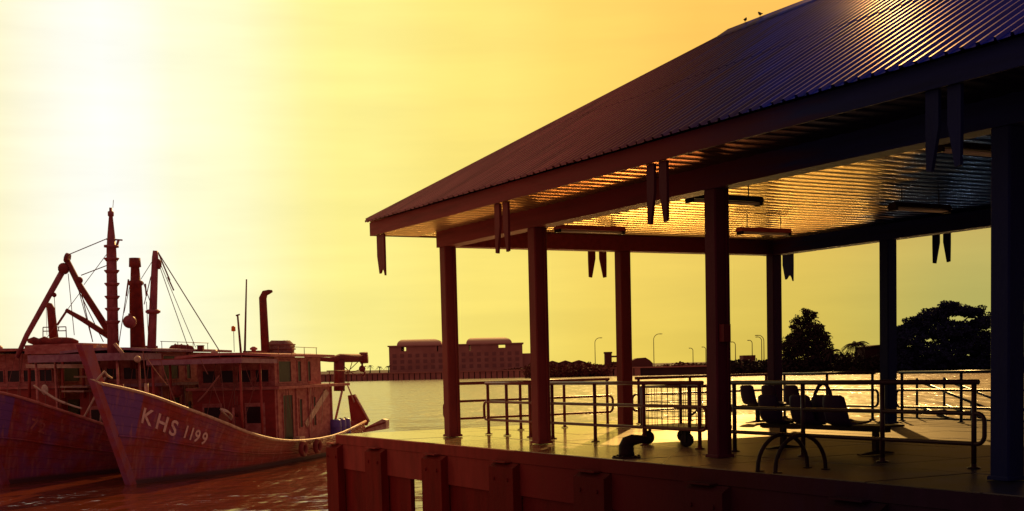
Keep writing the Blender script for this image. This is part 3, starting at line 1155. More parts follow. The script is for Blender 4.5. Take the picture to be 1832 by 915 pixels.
bench('row of dark moulded seats on a steel beam behind the ladder hoops', 8.1, 1.65, 3, M_blackblue, True)
bench('smaller dark seat row further back beside the far corner column', 1.4, 6.7, 3, M_blackblue)
# a bag with an arched handle on the seat
t = thing('bag', 'dark bag with arched handle standing on the row of seats', 'bag', jw(8.25, 1.72, .41), JR)
m2 = MB()
rings = []
for z, s in ((0, .9), (.03, 1), (.2, 1.02), (.34, .85), (.38, .6)):
    for k in range(16):
        a = 2 * pi * k / 16
        ca, sa = cos(a), sin(a)
        m2.v.append(Vector((.21 * s * (abs(ca) ** .6) * (1 if ca > 0 else -1), .11 * s * (abs(sa) ** .6) * (1 if sa > 0 else -1), z)))
for r in range(4):
    for k in range(16):
        m2.f.append((r * 16 + k, r * 16 + (k + 1) % 16, (r + 1) * 16 + (k + 1) % 16, (r + 1) * 16 + k))
        m2.s.append(True)
m2.f.append(tuple(range(64, 80)))
m2.s.append(True)
m2.f.append(tuple(range(15, -1, -1)))
m2.s.append(True)
m2.build('body', M_blackblue, t)
MB().tube([(-.17, 0, .30), (-.15, 0, .40), (-.08, 0, .50), (0, 0, .54), (.08, 0, .52), (.15, 0, .42), (.18, 0, .30)], .026, 8).build('handle', M_blackblue, t)

# ------------------------------------------------------------------ mooring bollard, ladder hoops, gangway
t = thing('mooring_bollard', 'hooked cast mooring bollard near the deck edge in front of the trolley', 'bollard', jw(7.28, -.93, 0), JR - .1)
m2 = MB()
pts = [(0, 0, .012), (0, 0, .08), (.0, 0, .16), (.01, .02, .215), (.04, .08, .25), (.08, .18, .255), (.13, .31, .235)]
m2.tube(pts, [.115, .105, .105, .10, .08, .06, .045], 14)
m2.build('body', M_black, t)
m2 = MB().lathe((0, 0, 0.003), [(.2, 0), (.2, .018), (.15, .028)], 16)
fl = m2.build('flange', M_black, t)
for k in range(6):
    a = k * pi / 3 + .3
    MB().lathe((.172 * cos(a), .172 * sin(a), .02), [(.02, 0), (.02, .024)], 6).build('bolt', M_black, fl)

t = thing('grab_hoops', 'pair of tall curved steel hoops standing at the deck edge in front of the seats', 'hoops', jw(10.44, QE, 0), JR)
for s in (-.155, .155):
    R_ = .375
    pts = [(s, .03, 0.0), (s, .03, .03)]
    for i in range(1, 16):
        a = pi - pi * i / 16
        pts.append((s, .03 + R_ + R_ * cos(a), .03 + 1.04 * R_ * sin(a)))
    pts += [(s, .03 + 2 * R_, .03), (s, .03 + 2 * R_, 0.0)]
    ho = MB().tube(pts, .024, 10).build('hoop', M_black, t)
    for y in (.03 + .03, .03 + 2 * R_):
        MB().lathe((s, y, .004), [(.055, 0), (.055, .012)], 10).build('flange', M_black, ho)
MB().tube([(-.155, .03 + .375, .03 + .39), (.155, .03 + .375, .03 + .39)], .012, 6).build('tie_bar', M_black, t)

g0 = jw(2.2, 9.82, 0)
t = thing('gangway', 'dark boarding gangway with sloping handrails beyond the far railing at right', 'gangway', g0, JR)
for q in (0, .8):
    MB().tube([(0, q, .80), (1.45, q, .36), (4.4, q, -.5)], .03, 8).build('handrail', M_rail[3], t)
    MB().tube([(0, q, .26), (1.0, q, .0), (4.4, q, -1.0)], .028, 8).build('lower_rail', M_rail[3], t)
    for x, za, zb in ((0, .0, .85), (1.45, -.1, .36), (2.6, -.45, .03), (4.0, -.9, -.38)):
        MB().tube([(x, q, za), (x, q, zb)], .026, 8).build('stanchion', M_rail[3], t)
m2 = MB()
m2.prism([(-.3, -.05, .02), (4.6, -.05, -1.15), (4.6, -.05, -1.25), (-.3, -.05, -.08)], (0, .9, 0))
m2.build('walkway', M_black, t)
MB().bx(-.6, 4.6, -.06, .0, -.05, .03).build('landing_bar', M_rail[3], t)
t = thing('mooring_post', 'stubby dark mooring post in the water beyond the gangway', 'post', (25.6, 77.0, WATER_Z), 0)
MB().lathe((0, 0, -1), [(.3, 0), (.3, 1.3), (.36, 1.32), (.36, 1.42), (.2, 1.5)], 12).build('post', M_black, t)

# two birds on the ridge
for k, (p, lab) in enumerate(((3.95, 'left one of two small dark birds perched on the roof ridge'), (4.35, 'right one of two small dark birds perched on the roof ridge'))):
    b = jw(p, WID / 2, ZR + .085)
    t = thing('bird', lab, 'bird', b, 1.0 + k, 'birds on the roof ridge')
    m2 = MB()
    m2.tube([(-.13, 0, .07), (-.07, 0, .075), (-.02, 0, .085), (.03, 0, .105), (.055, 0, .135), (.075, 0, .15), (.10, 0, .148), (.125, 0, .142)],
            [.012, .018, .042, .045, .030, .028, .016, .004], 8)
    m2.build('body', M_bird, t)
    t.scale = (.55, .55, .55)
    for s in (-.015, .015):
        MB().tube([(0, s, 0), (.005, s, .06)], .005, 5).build('leg', M_bird, t)

# ------------------------------------------------------------------ boats (local frame: x from bow waterline to stern, -y the near side)
def interp(tab, x):
    if x <= tab[0][0]:
        return tab[0][1]
    for i in range(len(tab) - 1):
        x0, y0 = tab[i]
        x1, y1 = tab[i + 1]
        if x <= x1:
            # cubic hermite with finite differences
            m0 = (y1 - tab[i - 1][1]) / (x1 - tab[i - 1][0]) if i > 0 else (y1 - y0) / (x1 - x0)
            m1 = (tab[i + 2][1] - y0) / (tab[i + 2][0] - x0) if i + 2 < len(tab) else (y1 - y0) / (x1 - x0)
            h = x1 - x0
            t = (x - x0) / h
            return ((2 * t ** 3 - 3 * t ** 2 + 1) * y0 + (t ** 3 - 2 * t ** 2 + t) * h * m0 + (-2 * t ** 3 + 3 * t ** 2) * y1 + (t ** 3 - t ** 2) * h * m1)
    return tab[-1][1]


T_G = [(0, 3.42), (1.15, 3.02), (2.5, 2.36), (5, 1.47), (8, .96), (12, .80), (15, .90), (19, 1.22)]
T_HG = [(0, 0.03), (1.15, .66), (2.5, 1.38), (5, 2.0), (8, 2.22), (12, 2.24), (15, 2.18), (19, 1.9)]
T_HW = [(0, 0.02), (1.15, .30), (2.5, .75), (5, 1.5), (8, 1.82), (12, 1.92), (15, 1.86), (19, 1.55)]
RK = .56


def hull_pt(s0, h):
    G = interp(T_G, s0)
    v = max(0.0, h / G)
    hw = interp(T_HW, s0) + (interp(T_HG, s0) - interp(T_HW, s0)) * v ** 1.2
    if h < 0:
        hw = interp(T_HW, s0) * (1 + h * .35)
    x = s0 - RK * max(0.0, 1 - s0 / 4.0) * h
    return x, hw


def hull_at_x(x, h):
    s0 = (x + RK * h) / (1 + RK * h / 4.0)
    if s0 > 4:
        s0 = x
    return hull_pt(max(0, s0), h)[1]


HEAD = radians(90 - 12.2)
UV = Vector((sin(radians(12.2)), cos(radians(12.2)), 0))
NV = Vector((cos(radians(12.2)), -sin(radians(12.2)), 0))
P0 = Vector((-12.74, 42.97, WATER_Z))


def hull(t, matl, trim):
    st = [0, .15, .3, .5, .7, .9, 1.15, 1.4, 1.6, 1.8, 2.05, 2.3, 2.5, 2.75, 3, 3.25, 3.5, 3.75, 4, 4.25, 4.5, 5, 5.5, 6, 6.5, 7.2, 8, 9, 10, 11, 12, 13.5, 15, 17, 19]
    vv = [-.9, -.3, 0, .1, .2, .3, .4, .5, .6, .7, .8, .9, 1.0]
    m2 = MB()
    for side in (-1, 1):
        vs = []
        for s in st:
            G = interp(T_G, s)
            for v in vv:
                x, hw = hull_pt(s, v * G if v >= 0 else v)
                vs.append((x, side * hw, v * G if v >= 0 else v))
        n_ = len(vv)
        fs = [(i * n_ + k, (i + 1) * n_ + k, (i + 1) * n_ + k + 1, i * n_ + k + 1) for i in range(len(st) - 1) for k in range(n_ - 1)]
        m2.add(vs, fs, True)
    # transom
    G = interp(T_G, 19)
    vs = []
    for v in vv:
        x, hw = hull_pt(19, v * G if v >= 0 else v)
        vs += [(x, -hw, v * G if v >= 0 else v), (x, hw, v * G if v >= 0 else v)]
    m2.add(vs, [(2 * i, 2 * i + 1, 2 * i + 3, 2 * i + 2) for i in range(len(vv) - 1)])
    m2.build('hull', matl, t)
    # deck inside the bulwark
    vs = []
    for s in st:
        G = interp(T_G, s) - (.42 if s > 1 else .3)
        x, hw = hull_pt(s, G)
        vs += [(x + .05, -hw + .05, G), (x + .05, hw - .05, G)]
    MB().add(vs, [(2 * i, 2 * i + 1, 2 * i + 3, 2 * i + 2) for i in range(len(st) - 1)]).build('deck', M_rust, t)
    for side in (-1, 1):
        ptsg, ptsr = [], []
        for s in st:
            G = interp(T_G, s)
            x, hw = hull_pt(s, G)
            ptsg.append((x, side * (hw + .01), G + .02))
            x2, hw2 = hull_pt(s, G * .5)
            ptsr.append((x2, side * (hw2 + .02), G * .5))
        MB().tube(ptsg, .055, 6).build('gunwale', trim, t)
        MB().tube(ptsr[1:], .04, 6).build('rubbing_strake', matl, t)
    for side in (-1, 1):
        for v in (.16, .30, .41, .61, .71, .82, .91):
            pts = []
            for s in st[1:]:
                x, hw = hull_pt(s, interp(T_G, s) * v)
                pts.append((x, side * (hw + .001), interp(T_G, s) * v))
            MB().tube(pts, .013, 4).build('plank_edge', matl, t)
    # raked stem post
    w = .10
    z0, z1 = -.5, 4.62
    a = Vector((-RK * z0 - .02, 0, z0))
    b = Vector((-RK * z1 - .02, 0, z1))
    m2 = MB()
    d = .30
    for yy in (-w, w):
        pass
    m2.prism([(a.x - .1, -w, a.z), (a.x + d, -w, a.z), (b.x + .50, -w, b.z), (b.x - .14, -w, b.z)], (0, 2 * w, 0))
    m2.build('stem_post', M_bviolet, t)
    MB().prism([(b.x - .16, -w - .012, b.z - 1.25), (b.x + .46, -w - .012, b.z - 1.25), (b.x + .52, -w - .012, b.z + .02), (b.x - .16, -w - .012, b.z + .02)], (0, 2 * w + .024, 0)).build('stem_head', M_bred, t) if False else None


def cabin(t, wall, wall_up, trim, s0=8.5, s1=15.0, hw=1.75, floor=.75, mid=3.02, top=4.05):
    lo = MB().bx(s0, s1, -hw, hw, floor - .3, mid - .06).build('lower_cabin', wall, t)
    up = MB().bx(s0 + .35, s1 - 1.0, -hw + .12, hw - .12, mid + .06, top - .05).build('upper_cabin', wall_up, t)
    # ledge deck, rounded aft
    m2 = MB()
    poly = [(s0 - .12, -hw - .22), (s1 + 1.6, -hw - .28), (s1 + 2.4, -hw + .4), (s1 + 2.5, 0), (s1 + 2.4, hw - .4), (s1 + 1.6, hw + .28), (s0 - .12, hw + .22)]
    m2.prism([(x, y, mid - .055) for x, y in poly], (0, 0, .11))
    m2.build('ledge', trim, t)
    # roof slab, slightly cambered
    vs = []
    xs = [s0 - .9, s0, s0 + 2, s0 + 4, s1 - .6, s1 - .2]
    ys = [-hw - .25, -hw * .5, 0, hw * .5, hw + .25]
    for side in (0, 1):
        for x in xs:
            for y in ys:
                vs.append((x, y, top - .045 + .1 * side + .10 * (1 - (y / (hw + .25)) ** 2)))
    nx, ny = len(xs), len(ys)
    fs = []
    for side in (0, 1):
        for i in range(nx - 1):
            for j in range(ny - 1):
                b0 = side * nx * ny + i * ny + j
                fs.append((b0, b0 + 1, b0 + ny + 1, b0 + ny))
    o2 = nx * ny
    for i in range(nx - 1):
        for j in (0, ny - 1):
            fs.append((i * ny + j, (i + 1) * ny + j, o2 + (i + 1) * ny + j, o2 + i * ny + j))
    for j in range(ny - 1):
        for i in (0, nx - 1):
            fs.append((i * ny + j, i * ny + j + 1, o2 + i * ny + j + 1, o2 + i * ny + j))
    MB().add(vs, fs).build('roof', trim, t)

    def opening(parent, x0, x1, z0, z1, y, frame_mat, name='window', depth=.04):
        fr_ = MB()
        e = .045
        for a in ((x0 - e, x1 + e, z1, z1 + e), (x0 - e, x1 + e, z0 - e, z0), (x0 - e, x0, z0, z1), (x1, x1 + e, z0, z1)):
            fr_.bx(a[0], a[1], y - .035, y + .02, a[2], a[3])
        f = fr_.build(name, frame_mat, parent)
        MB().bx(x0, x1, y - .012, y + .01, z0, z1).build('pane' if name == 'window' else 'door_leaf', M_dark, f)
    # near side openings
    yw = -hw
    for x0, x1, z0, z1 in ((s0 + .75, s0 + 1.75, floor + .15, floor + 1.95), (s0 + 2.5, s0 + 2.8, floor + .6, floor + 1.75), (s0 + 4.1, s0 + 4.35, floor + .6, floor + 1.8)):
        opening(lo, x0, x1, z0, z1, yw, wall, 'door' if z0 < floor + .3 else 'window')
    yu = -hw + .12
    for x0, x1 in ((s0 + .7, s0 + 2.0), (s0 + 2.75, s0 + 3.1), (s0 + 3.9, s0 + 4.2)):
        opening(up, x0, x1, mid + .22, top - .22, yu, wall_up)
    # diagonal brace plank and rubbing mouldings on the lower wall
    m2 = MB()
    m2.prism([(s0 + 3.0, yw - .04, floor + .75), (s0 + 3.25, yw - .04, floor + .55), (s0 + 6.0, yw - .04, mid - .35), (s0 + 5.6, yw - .04, mid - .16)], (0, .035, 0))
    m2.build('brace_plank', M_cream, lo)
    for x in (s0 + .2, s0 + 2.2, s0 + 3.55, s0 + 6.3):
        MB().bx(x - .06, x + .06, yw - .05, yw - .002, floor - .2, mid - .08).build('wall_post', trim, lo)
    MB().bx(s0 - .022, s0 - .003, -hw + .01, hw - .01, floor - .29, mid - .07).build('front_boards', M_bred, lo)
    # windows in the front
    xf = s0 + .35
    for y in (-1.1, -.35, .4, 1.15):
        f = MB()
        f.bx(xf - .035, xf + .01, y - .31, y + .31, mid + .72, mid + .77)
        f.bx(xf - .035, xf + .01, y - .31, y + .31, mid + .20, mid + .25)
        f.bx(xf - .035, xf + .01, y - .31, y - .27, mid + .25, mid + .72)
        f.bx(xf - .035, xf + .01, y + .27, y + .31, mid + .25, mid + .72)
        fo = f.build('window', wall_up, up)
        MB().bx(xf - .012, xf + .01, y - .27, y + .27, mid + .25, mid + .72).build('pane', M_dark, fo)
    for y in (-.9, .9):
        fo = MB().bx(s0 - .05, s0 - .023, y - .42, y + .42, floor + .0, floor + 1.7).build('door', wall_up, lo)
        MB().bx(s0 - .062, s0 - .051, y - .34, y + .34, floor + .9, floor + 1.55).build('pane', M_dark, fo)
    # roof furniture: rail, vents, searchlight, drooping lines
    zr_ = top + .06
    for x in (s0 + .2, s0 + 1.6, s0 + 3.0, s0 + 4.4):
        MB().tube([(x, -hw - .12, zr_ - .04), (x, -hw - .12, zr_ + .3)], .014, 5).build('roof_stanchion', M_rust, t)
    MB().tube([(s0 + .1, -hw - .12, zr_ + .3), (s0 + 4.5, -hw - .12, zr_ + .29)], .013, 5).build('roof_rail', M_rust, t)
    MB().lathe((s0 + 1.0, -.5, zr_), [(.09, 0), (.09, .2), (.15, .22), (.15, .28), (.05, .34)], 10).build('roof_vent', M_bpink, t)
    MB().lathe((s0 - .3, .6, zr_ + .12), [(.05, -.1), (.12, -.05), (.13, .08), (.11, .1)], 10, axis='X').build('searchlight', M_cream, t)
    MB().bx(s0 + 2.2, s0 + 3.1, -.2, .5, zr_ - .02, zr_ + .2).build('roof_locker', M_rust, t)
    r_ = random.Random(int(s0 * 100))
    for k in range(7):
        x = s0 + r_.uniform(.2, 5.8)
        m2 = MB()
        wire(m2, (x, -hw - .22, mid - .06), (x + r_.uniform(-.6, .6), -hw - .1, floor + r_.uniform(.2, 1.2)), r_.uniform(.01, .02), .05)
        m2.build('hanging_line', r_.choice([M_rope, M_cream, M_rope]), t)
    for k in range(5):
        y = r_.uniform(-hw, hw)
        m2 = MB()
        wire(m2, (s0 - .5, y, top - .05), (s0 - r_.uniform(.6, 2.4), y + r_.uniform(-.8, .8), floor + r_.uniform(.1, 1.0)), r_.uniform(.01, .02), .08)
        m2.build('hanging_line', M_rope, t)
    for k in range(4):
        x, y = s0 - r_.uniform(.4, 2.2), r_.uniform(-1.4, 1.4)
        h_ = r_.uniform(.3, .9)
        MB().bx(x - .2, x + .2, y - r_.uniform(.15, .4), y + r_.uniform(.15, .4), floor - .1, floor - .1 + h_).build('deck_locker', r_.choice([M_bpink, M_rust, M_bmaroon]), t)
    # ledge railing aft
    m2 = MB()
    for x in (s1 - .6, s1 + .6, s1 + 1.8):
        m2.tube([(x, -hw - .12, mid + .05), (x, -hw - .12, mid + .62)], .022, 6)
    m2.tube([(s1 - .9, -hw - .12, mid + .62), (s1 + 1.9, -hw - .12, mid + .62)], .022, 6)
    m2.build('rail', M_rust, t)
    return lo, up


def tyre(t, c, r=.32, axis='Y'):
    prof = [(r * .55, -.07), (r * .85, -.10), (r, -.06), (r, .06), (r * .85, .10), (r * .55, .07), (r * .5, 0), (r * .55, -.07)]
    m2 = MB()
    n_ = 16
    vs = []
    for rr, h in prof[:-1]:
        for k in range(n_):
            a = 2 * pi * k / n_
            vs.append(Vector(c) + (Vector((rr * cos(a), h, rr * sin(a))) if axis == 'Y' else Vector((h, rr * cos(a), rr * sin(a)))))
    m_ = len(prof) - 1
    fs = [(i * n_ + k, i * n_ + (k + 1) % n_, ((i + 1) % m_) * n_ + (k + 1) % n_, ((i + 1) % m_) * n_ + k) for i in range(m_) for k in range(n_)]
    m2.add(vs, fs, True)
    return m2.build('tyre_fender', M_rust, t)


def wire(m2, a, b, r=.016, sag=0.0):
    a, b = Vector(a), Vector(b)
    if sag:
        pts = [a.lerp(b, i / 8) - Vector((0, 0, sag * 4 * (i / 8) * (1 - i / 8))) for i in range(9)]
    else:
        pts = [a, b]
    m2.tube(pts, r, 5, cap=False)


def text_on_hull(t, body, x0, drop, size, name='registration_number', spacing=1.0, lm=None):
    cu = bpy.data.curves.new('lettering', 'FONT')
    cu.body = body
    cu.size = size
    cu.space_character = spacing
    cu.offset = size * .02
    cu.resolution_u = 4
    tmp = bpy.data.objects.new('lettering', cu)
    COL.objects.link(tmp)
    bpy.context.view_layer.update()
    dg = bpy.context.evaluated_depsgraph_get()
    me = bpy.data.meshes.new_from_object(tmp.evaluated_get(dg))
    bpy.data.objects.remove(tmp)
    bm = bmesh.new()
    bm.from_mesh(me)
    bmesh.ops.remove_doubles(bm, verts=bm.verts, dist=1e-4)
    bmesh.ops.triangulate(bm, faces=bm.faces)
    bmesh.ops.subdivide_edges(bm, edges=[e for e in bm.edges if e.calc_length() > .15], cuts=1)
    bmesh.ops.triangulate(bm, faces=bm.faces)
    for v in bm.verts:
        x = x0 + v.co.x
        s = max(.1, x + 1.2)
        G = interp(T_G, min(19, max(0.2, (x + RK * 2.2) / (1 + RK * 2.2 / 4))))
        h = G - drop + v.co.y
        hw = hull_at_x(x, h)
        v.co = Vector((x, -(hw + .02), h))
    bm.to_mesh(me)
    bm.free()
    me.materials.clear()
    me.materials.append(lm or M_letter)
    o = bpy.data.objects.new(name, me)
    COL.objects.link(o)
    o.parent = t
    return max(v.co.x for v in me.vertices)


def letters(t, body, x0, drop, size, gap_, lm=None):
    for ch in body:
        x0 = text_on_hull(t, ch, x0, drop, size, 'letter' if ch.isalpha() else 'numeral', lm=lm) + gap_


# ---- main boat
b1 = thing('fishing_boat', 'wooden fishing boat with white KHS 1199 lettering on its high red bow', 'boat', P0, HEAD, 'fishing boats moored side by side')
hull(b1, M_hull, M_cream)
cabin(b1, M_bpink, M_bpink, M_bpink, top=4.28)
letters(b1, 'KHS', .06, 1.0, .70, .13)
letters(b1, '1199', 1.86, .92, .58, .1)
B1M = mat_of(b1)


def bl(x, y, z):
    return B1M @ Vector((x, y, z))


def add_exhaust(t, X, Ytop, Ybot, dep, r=.16, hook=1):
    a, b = at(X - 3, Ytop, dep), at(X + 3, Ybot, dep)
    pts = [b, b.lerp(a, .85), a.lerp(b, .03), a + Vector((.10 * hook, 0, .12)), a + Vector((.28 * hook, 0, .17)), a + Vector((.42 * hook, 0, .2))]
    MB().tube(pts, [r * 1.15, r, r, r * .85, r * .6, r * .3], 10).build('exhaust_pipe', M_rust, t, world=True)


add_exhaust(b1, 473, 530, 655, 55.5, .165)
m2 = MB()
m2.tube([at(441, 500, 54), at(438, 632, 54)], [.03, .05], 6)
m2.build('aerial_pole', M_rust, b1, world=True)
m2 = MB()
m2.tube([at(425, 563, 54), at(431, 632, 54)], [.04, .05], 6)
m2.tube([at(422, 565, 54), at(429, 563, 54)], .035, 6)
m2.build('short_mast', M_rust, b1, world=True)
m2 = MB()
wire(m2, at(419, 630, 54), at(418, 592, 54), .014)
pl = m2.build('beacon_pole', M_rust, b1, world=True)
c = at(417.5, 588, 54)
MB().lathe(c, [(.06, -.12), (.09, -.1), (.085, .06), (.06, .1)], 10).build('beacon', M_amber, b1, world=True)
# forward canopy with lilac edge on posts
cz = 4.0
m2 = MB()
m2.prism([(5.2, -1.9, cz), (8.4, -1.95, cz - .02), (8.4, -1.95, cz + .14), (5.2, -1.9, cz + .18)], (0, .07, 0))
m2.prism([(5.2, 1.9, cz), (8.4, 1.95, cz - .02), (8.4, 1.95, cz + .14), (5.2, 1.9, cz + .18)], (0, -.07, 0))
m2.bx(5.12, 5.19, -1.9, 1.9, cz + .0, cz + .18)
m2.build('canopy_edge', M_blilac, b1)
MB().bx(5.2, 8.3, -1.82, 1.82, cz + .185, cz + .22).build('canopy', M_bmaroon, b1)
for x, y in ((5.3, -1.75), (5.3, 1.75), (6.9, -1.85), (6.9, 1.85)):
    MB().tube([(x, y, interp(T_G, x) - .4), (x, y, cz)], .05, 8).build('canopy_post', M_bmaroon, b1)
# winch drum, hatch on the fore deck
MB().bx(3.2, 4.3, -.6, .6, 1.6, 2.15).build('hatch', M_bmaroon, b1)
MB().lathe((5.6, 0, 1.75), [(.45, -.9), (.45, -.85), (.2, -.84), (.2, .84), (.45, .85), (.45, .9)], 14, axis='Y').build('winch_drum', M_rust, b1)
# mooring cleats and bitts on the bow
MB().tube([(.6, -.45, 2.9), (.6, -.45, 3.35)], .07, 8).build('bitt', M_cream, b1)
MB().tube([(.6, .45, 2.9), (.6, .45, 3.35)], .07, 8).build('bitt', M_bred, b1)
for s in (9.6, 11.2):
    tyre(b1, (s, -2.42, .55))
# stern gantry: two posts, a boom pointing aft, a hanging block
pg = at(607, 690, 60.5)
m2 = MB()
m2.tube([at(607, 700, 60.5), at(607, 645, 60.5)], .26, 8)
m2.build('gantry_post', M_rust, b1, world=True)
m2 = MB()
m2.tube([at(545, 641, 59.5), at(590, 644, 60), at(608, 641, 60.5), at(652, 641, 61.5)], [.08, .11, .2, .19], 8)
m2.tube([at(644, 641, 61.5), at(658, 640, 61.5)], .27, 8)
m2.build('boom', M_rust, b1, world=True)
m2 = MB()
wire(m2, at(648, 648, 61.5), at(648, 658, 61.5), .05)
m2.ball(at(648, 660, 61.5), .16, 8, 6)
m2.tube([at(648, 663, 61.5), at(653, 667, 61.5), at(651, 672, 61.5), at(645, 671, 61.5)], .05, 6)
m2.build('hook_block', M_rust, b1, world=True)
m2 = MB()
wire(m2, at(612, 652, 61), at(648, 672, 61.3), .02, .15)
wire(m2, at(630, 648, 61), at(622, 676, 61.3), .02)
wire(m2, at(600, 662, 61), at(655, 655, 61.3), .02, .2)
wire(m2, at(612, 675, 61), at(640, 648, 61.3), .02)
m2.build('stern_rigging', M_rope, b1, world=True)
# trawl doors at the stern: parts hanging outboard
m2 = MB()
m2.prism([at(622, 708, 62), at(634, 706, 62), at(659, 752, 62), at(655, 762, 62), at(628, 755, 62)], (.05, .15, 0))
m2.build('stern_screen', M_bmaroon, b1, world=True)
m2 = MB()
m2.tube([at(634, 706, 61.9), at(661, 755, 61.9)], .05, 6)
m2.tube([at(622, 690, 61.9), at(634, 720, 61.9)], .04, 6)
m2.tube([at(600, 752, 61.9), at(612, 700, 61.9)], .06, 6)
m2.build('stern_frame', M_cream, b1, world=True)

# things lying on the main boat
t = thing('net_bundle', 'pale lashed bundle of fishing net on the cabin roof beside the bent exhaust pipe', 'net', tuple(at(503, 640, 56.5)))
m2 = MB()
c = at(503, 640, 56.5)
nU, nV = 22, 7
vs = []
for j in range(nV):
    v = j / (nV - 1)
    for k in range(nU):
        a = 2 * pi * k / nU
        r = (1 - .55 * max(0, v - .75) * 2.2) * (1 + .05 * sin(5 * a + 9 * v) + random.uniform(-.03, .03))
        ca, sa = cos(a), sin(a)
        vs.append(c + Vector((.56 * r * abs(ca) ** .6 * (1 if ca > 0 else -1), .6 * r * abs(sa) ** .6 * (1 if sa > 0 else -1), -.05 + .78 * v + random.uniform(-.02, .02))))
fs = [(j * nU + k, j * nU + (k + 1) % nU, (j + 1) * nU + (k + 1) % nU, (j + 1) * nU + k) for j in range(nV - 1) for k in range(nU)]
fs.append(tuple((nV - 1) * nU + k for k in range(nU)))
m2.add(vs, fs, True)
m2.build('netting', M_net, t, world=True)
m2 = MB()
for zz in (.16, .36, .55):
    pts = [c + Vector((.60 * abs(cos(a)) ** .6 * (1 if cos(a) > 0 else -1), .64 * abs(sin(a)) ** .6 * (1 if sin(a) > 0 else -1), zz)) for a in [2 * pi * k / 18 + .05 for k in range(18)]]
    m2.tube(pts, .028, 5, closed=True)
m2.build('lashing', M_rope, t, world=True)

blabels = ['left violet plastic barrel beside the stern of the lettered boat', 'middle violet plastic barrel beside the stern of the lettered boat',
           'right violet plastic barrel beside the stern of the lettered boat']
for k in range(3):
    t = thing('barrel', blabels[k], 'barrel', tuple(bl(14.9 + .62 * k, -1.86, .55)), HEAD, 'violet barrels on the boat')
    MB().lathe((0, 0, 0), [(.26, 0), (.29, .05), (.29, .28), (.30, .3), (.29, .33), (.29, .6), (.30, .62), (.29, .65), (.28, .88), (.25, .94), (.1, .95)], 16).build('body', M_barrel, t)
    MB().lathe((.12, 0, .95), [(.05, 0), (.05, .04)], 10).build('cap', M_cream, t)
t = thing('otter_board', 'pale wooden trawl board sticking out behind the stern of the lettered boat', 'trawl board', tuple(at(660, 772, 62)))
m2 = MB()
poly = [at(628, 778, 62.5), at(684, 750, 62.5), at(691, 752, 62.5), at(691, 768, 62.5), at(640, 776, 62.5)]
m2.prism(poly, (.1, .5, 0))
m2.build('board', M_cream, t, world=True)
m2 = MB()
m2.tube([at(632, 774, 62.4), at(690, 756, 62.4)], .05, 6)
m2.build('iron_edge', M_rust, t, world=True)
t = thing('float_ball', 'dark round buoy hanging at the stern of the lettered boat', 'buoy', tuple(at(632, 768, 61.5)))
m2 = MB().ball(at(631, 765, 61.5), .5, 12, 8, (1.2, 1, .62))
m2.build('ball', M_bmaroon, t, world=True)
t = thing('crate', 'small cream crate on the side deck of the lettered boat', 'crate', tuple(bl(10.2, -2.02, .62)), HEAD)
for x0, x1, y0, y1 in ((-.3, .3, -.14, -.12), (-.3, .3, .12, .14), (-.3, -.28, -.12, .12), (.28, .3, -.12, .12)):
    for z in (0, .14, .28):
        MB().bx(x0, x1, y0, y1, z, z + .11).build('slat', M_cream, t)
MB().bx(-.28, .28, -.12, .12, 0.0, .02).build('bottom', M_cream, t)
t = thing('rope_coil', 'pale rope coil on the bulwark of the lettered boat', 'rope', tuple(bl(4.1, -1.72, 1.78)), HEAD)
m2 = MB()
for k in range(5):
    m2.tube([(.30 * cos(a), .12 * sin(a) + .02 * k, .16 + .34 * abs(sin(a * .5)) + .02 * k) for a in [2 * pi * i / 16 for i in range(16)]], .028, 6, closed=True)
m2.build('coil', M_rope_l, t)

m2 = MB()
for (xa, ya, xb, yb, d, r) in ((256, 628, 262, 698, 45, .018), (287, 644, 314, 721, 46, .02), (358, 640, 372, 670, 47, .016), (380, 687, 403, 742, 47.5, .014),
                               (392, 672, 354, 719, 47.5, .03), (392, 628, 403, 742, 48, .012), (300, 690, 262, 640, 45, .012), (430, 632, 455, 700, 49, .012)):
    m2 = MB()
    wire(m2, at(xa, ya, d), at(xb, yb, d), r, .04)
    m2.build('slack_line', M_rope, b1, world=True)
MB().tube([at(205, 615, 50), at(222, 636, 50)], .07, 6).build('pale_pole', M_cream, b1, world=True)
for k, (X, Y, D) in enumerate(((417, 752, 49.4), (433, 757, 49.6))):
    MB().tube([at(X, Y - 22, D), at(X + 1, Y + 14, D)], .05, 6).build('stanchion', M_bpink, b1, world=True)
t = thing('deck_light', 'round pale lamp under the canopy behind the lettered bow', 'lamp', tuple(at(246, 643, 48)))
MB().lathe(at(246, 643, 48), [(.06, -.12), (.12, -.06), (.13, 0), (.10, .05)], 12, axis='Y').build('head', M_cream, t, world=True)
for k, (sx, sy, lab) in enumerate(((6.0, -1.2, 'lower pale fish crate stacked on the fore deck of the lettered boat'), (6.0, -1.2, 'upper pale fish crate stacked on the fore deck of the lettered boat'),
                                  (6.9, -1.35, 'single fish crate beside the crate stack on the lettered boat'))):
    zb = interp(T_G, sx) - .41 + (.36 if k == 1 else 0)
    t = thing('fish_crate', lab, 'crate', tuple(bl(sx, sy, zb)), HEAD + .1 * k, 'fish crates on the fore deck')
    MB().bx(-.34, .34, -.24, .24, 0, .03).build('bottom', M_bpink, t)
    for x0, x1, y0, y1 in ((-.34, .34, -.24, -.21), (-.34, .34, .21, .24), (-.34, -.31, -.21, .21), (.31, .34, -.21, .21)):
        MB().bx(x0, x1, y0, y1, .031, .34).build('side', M_bpink, t)
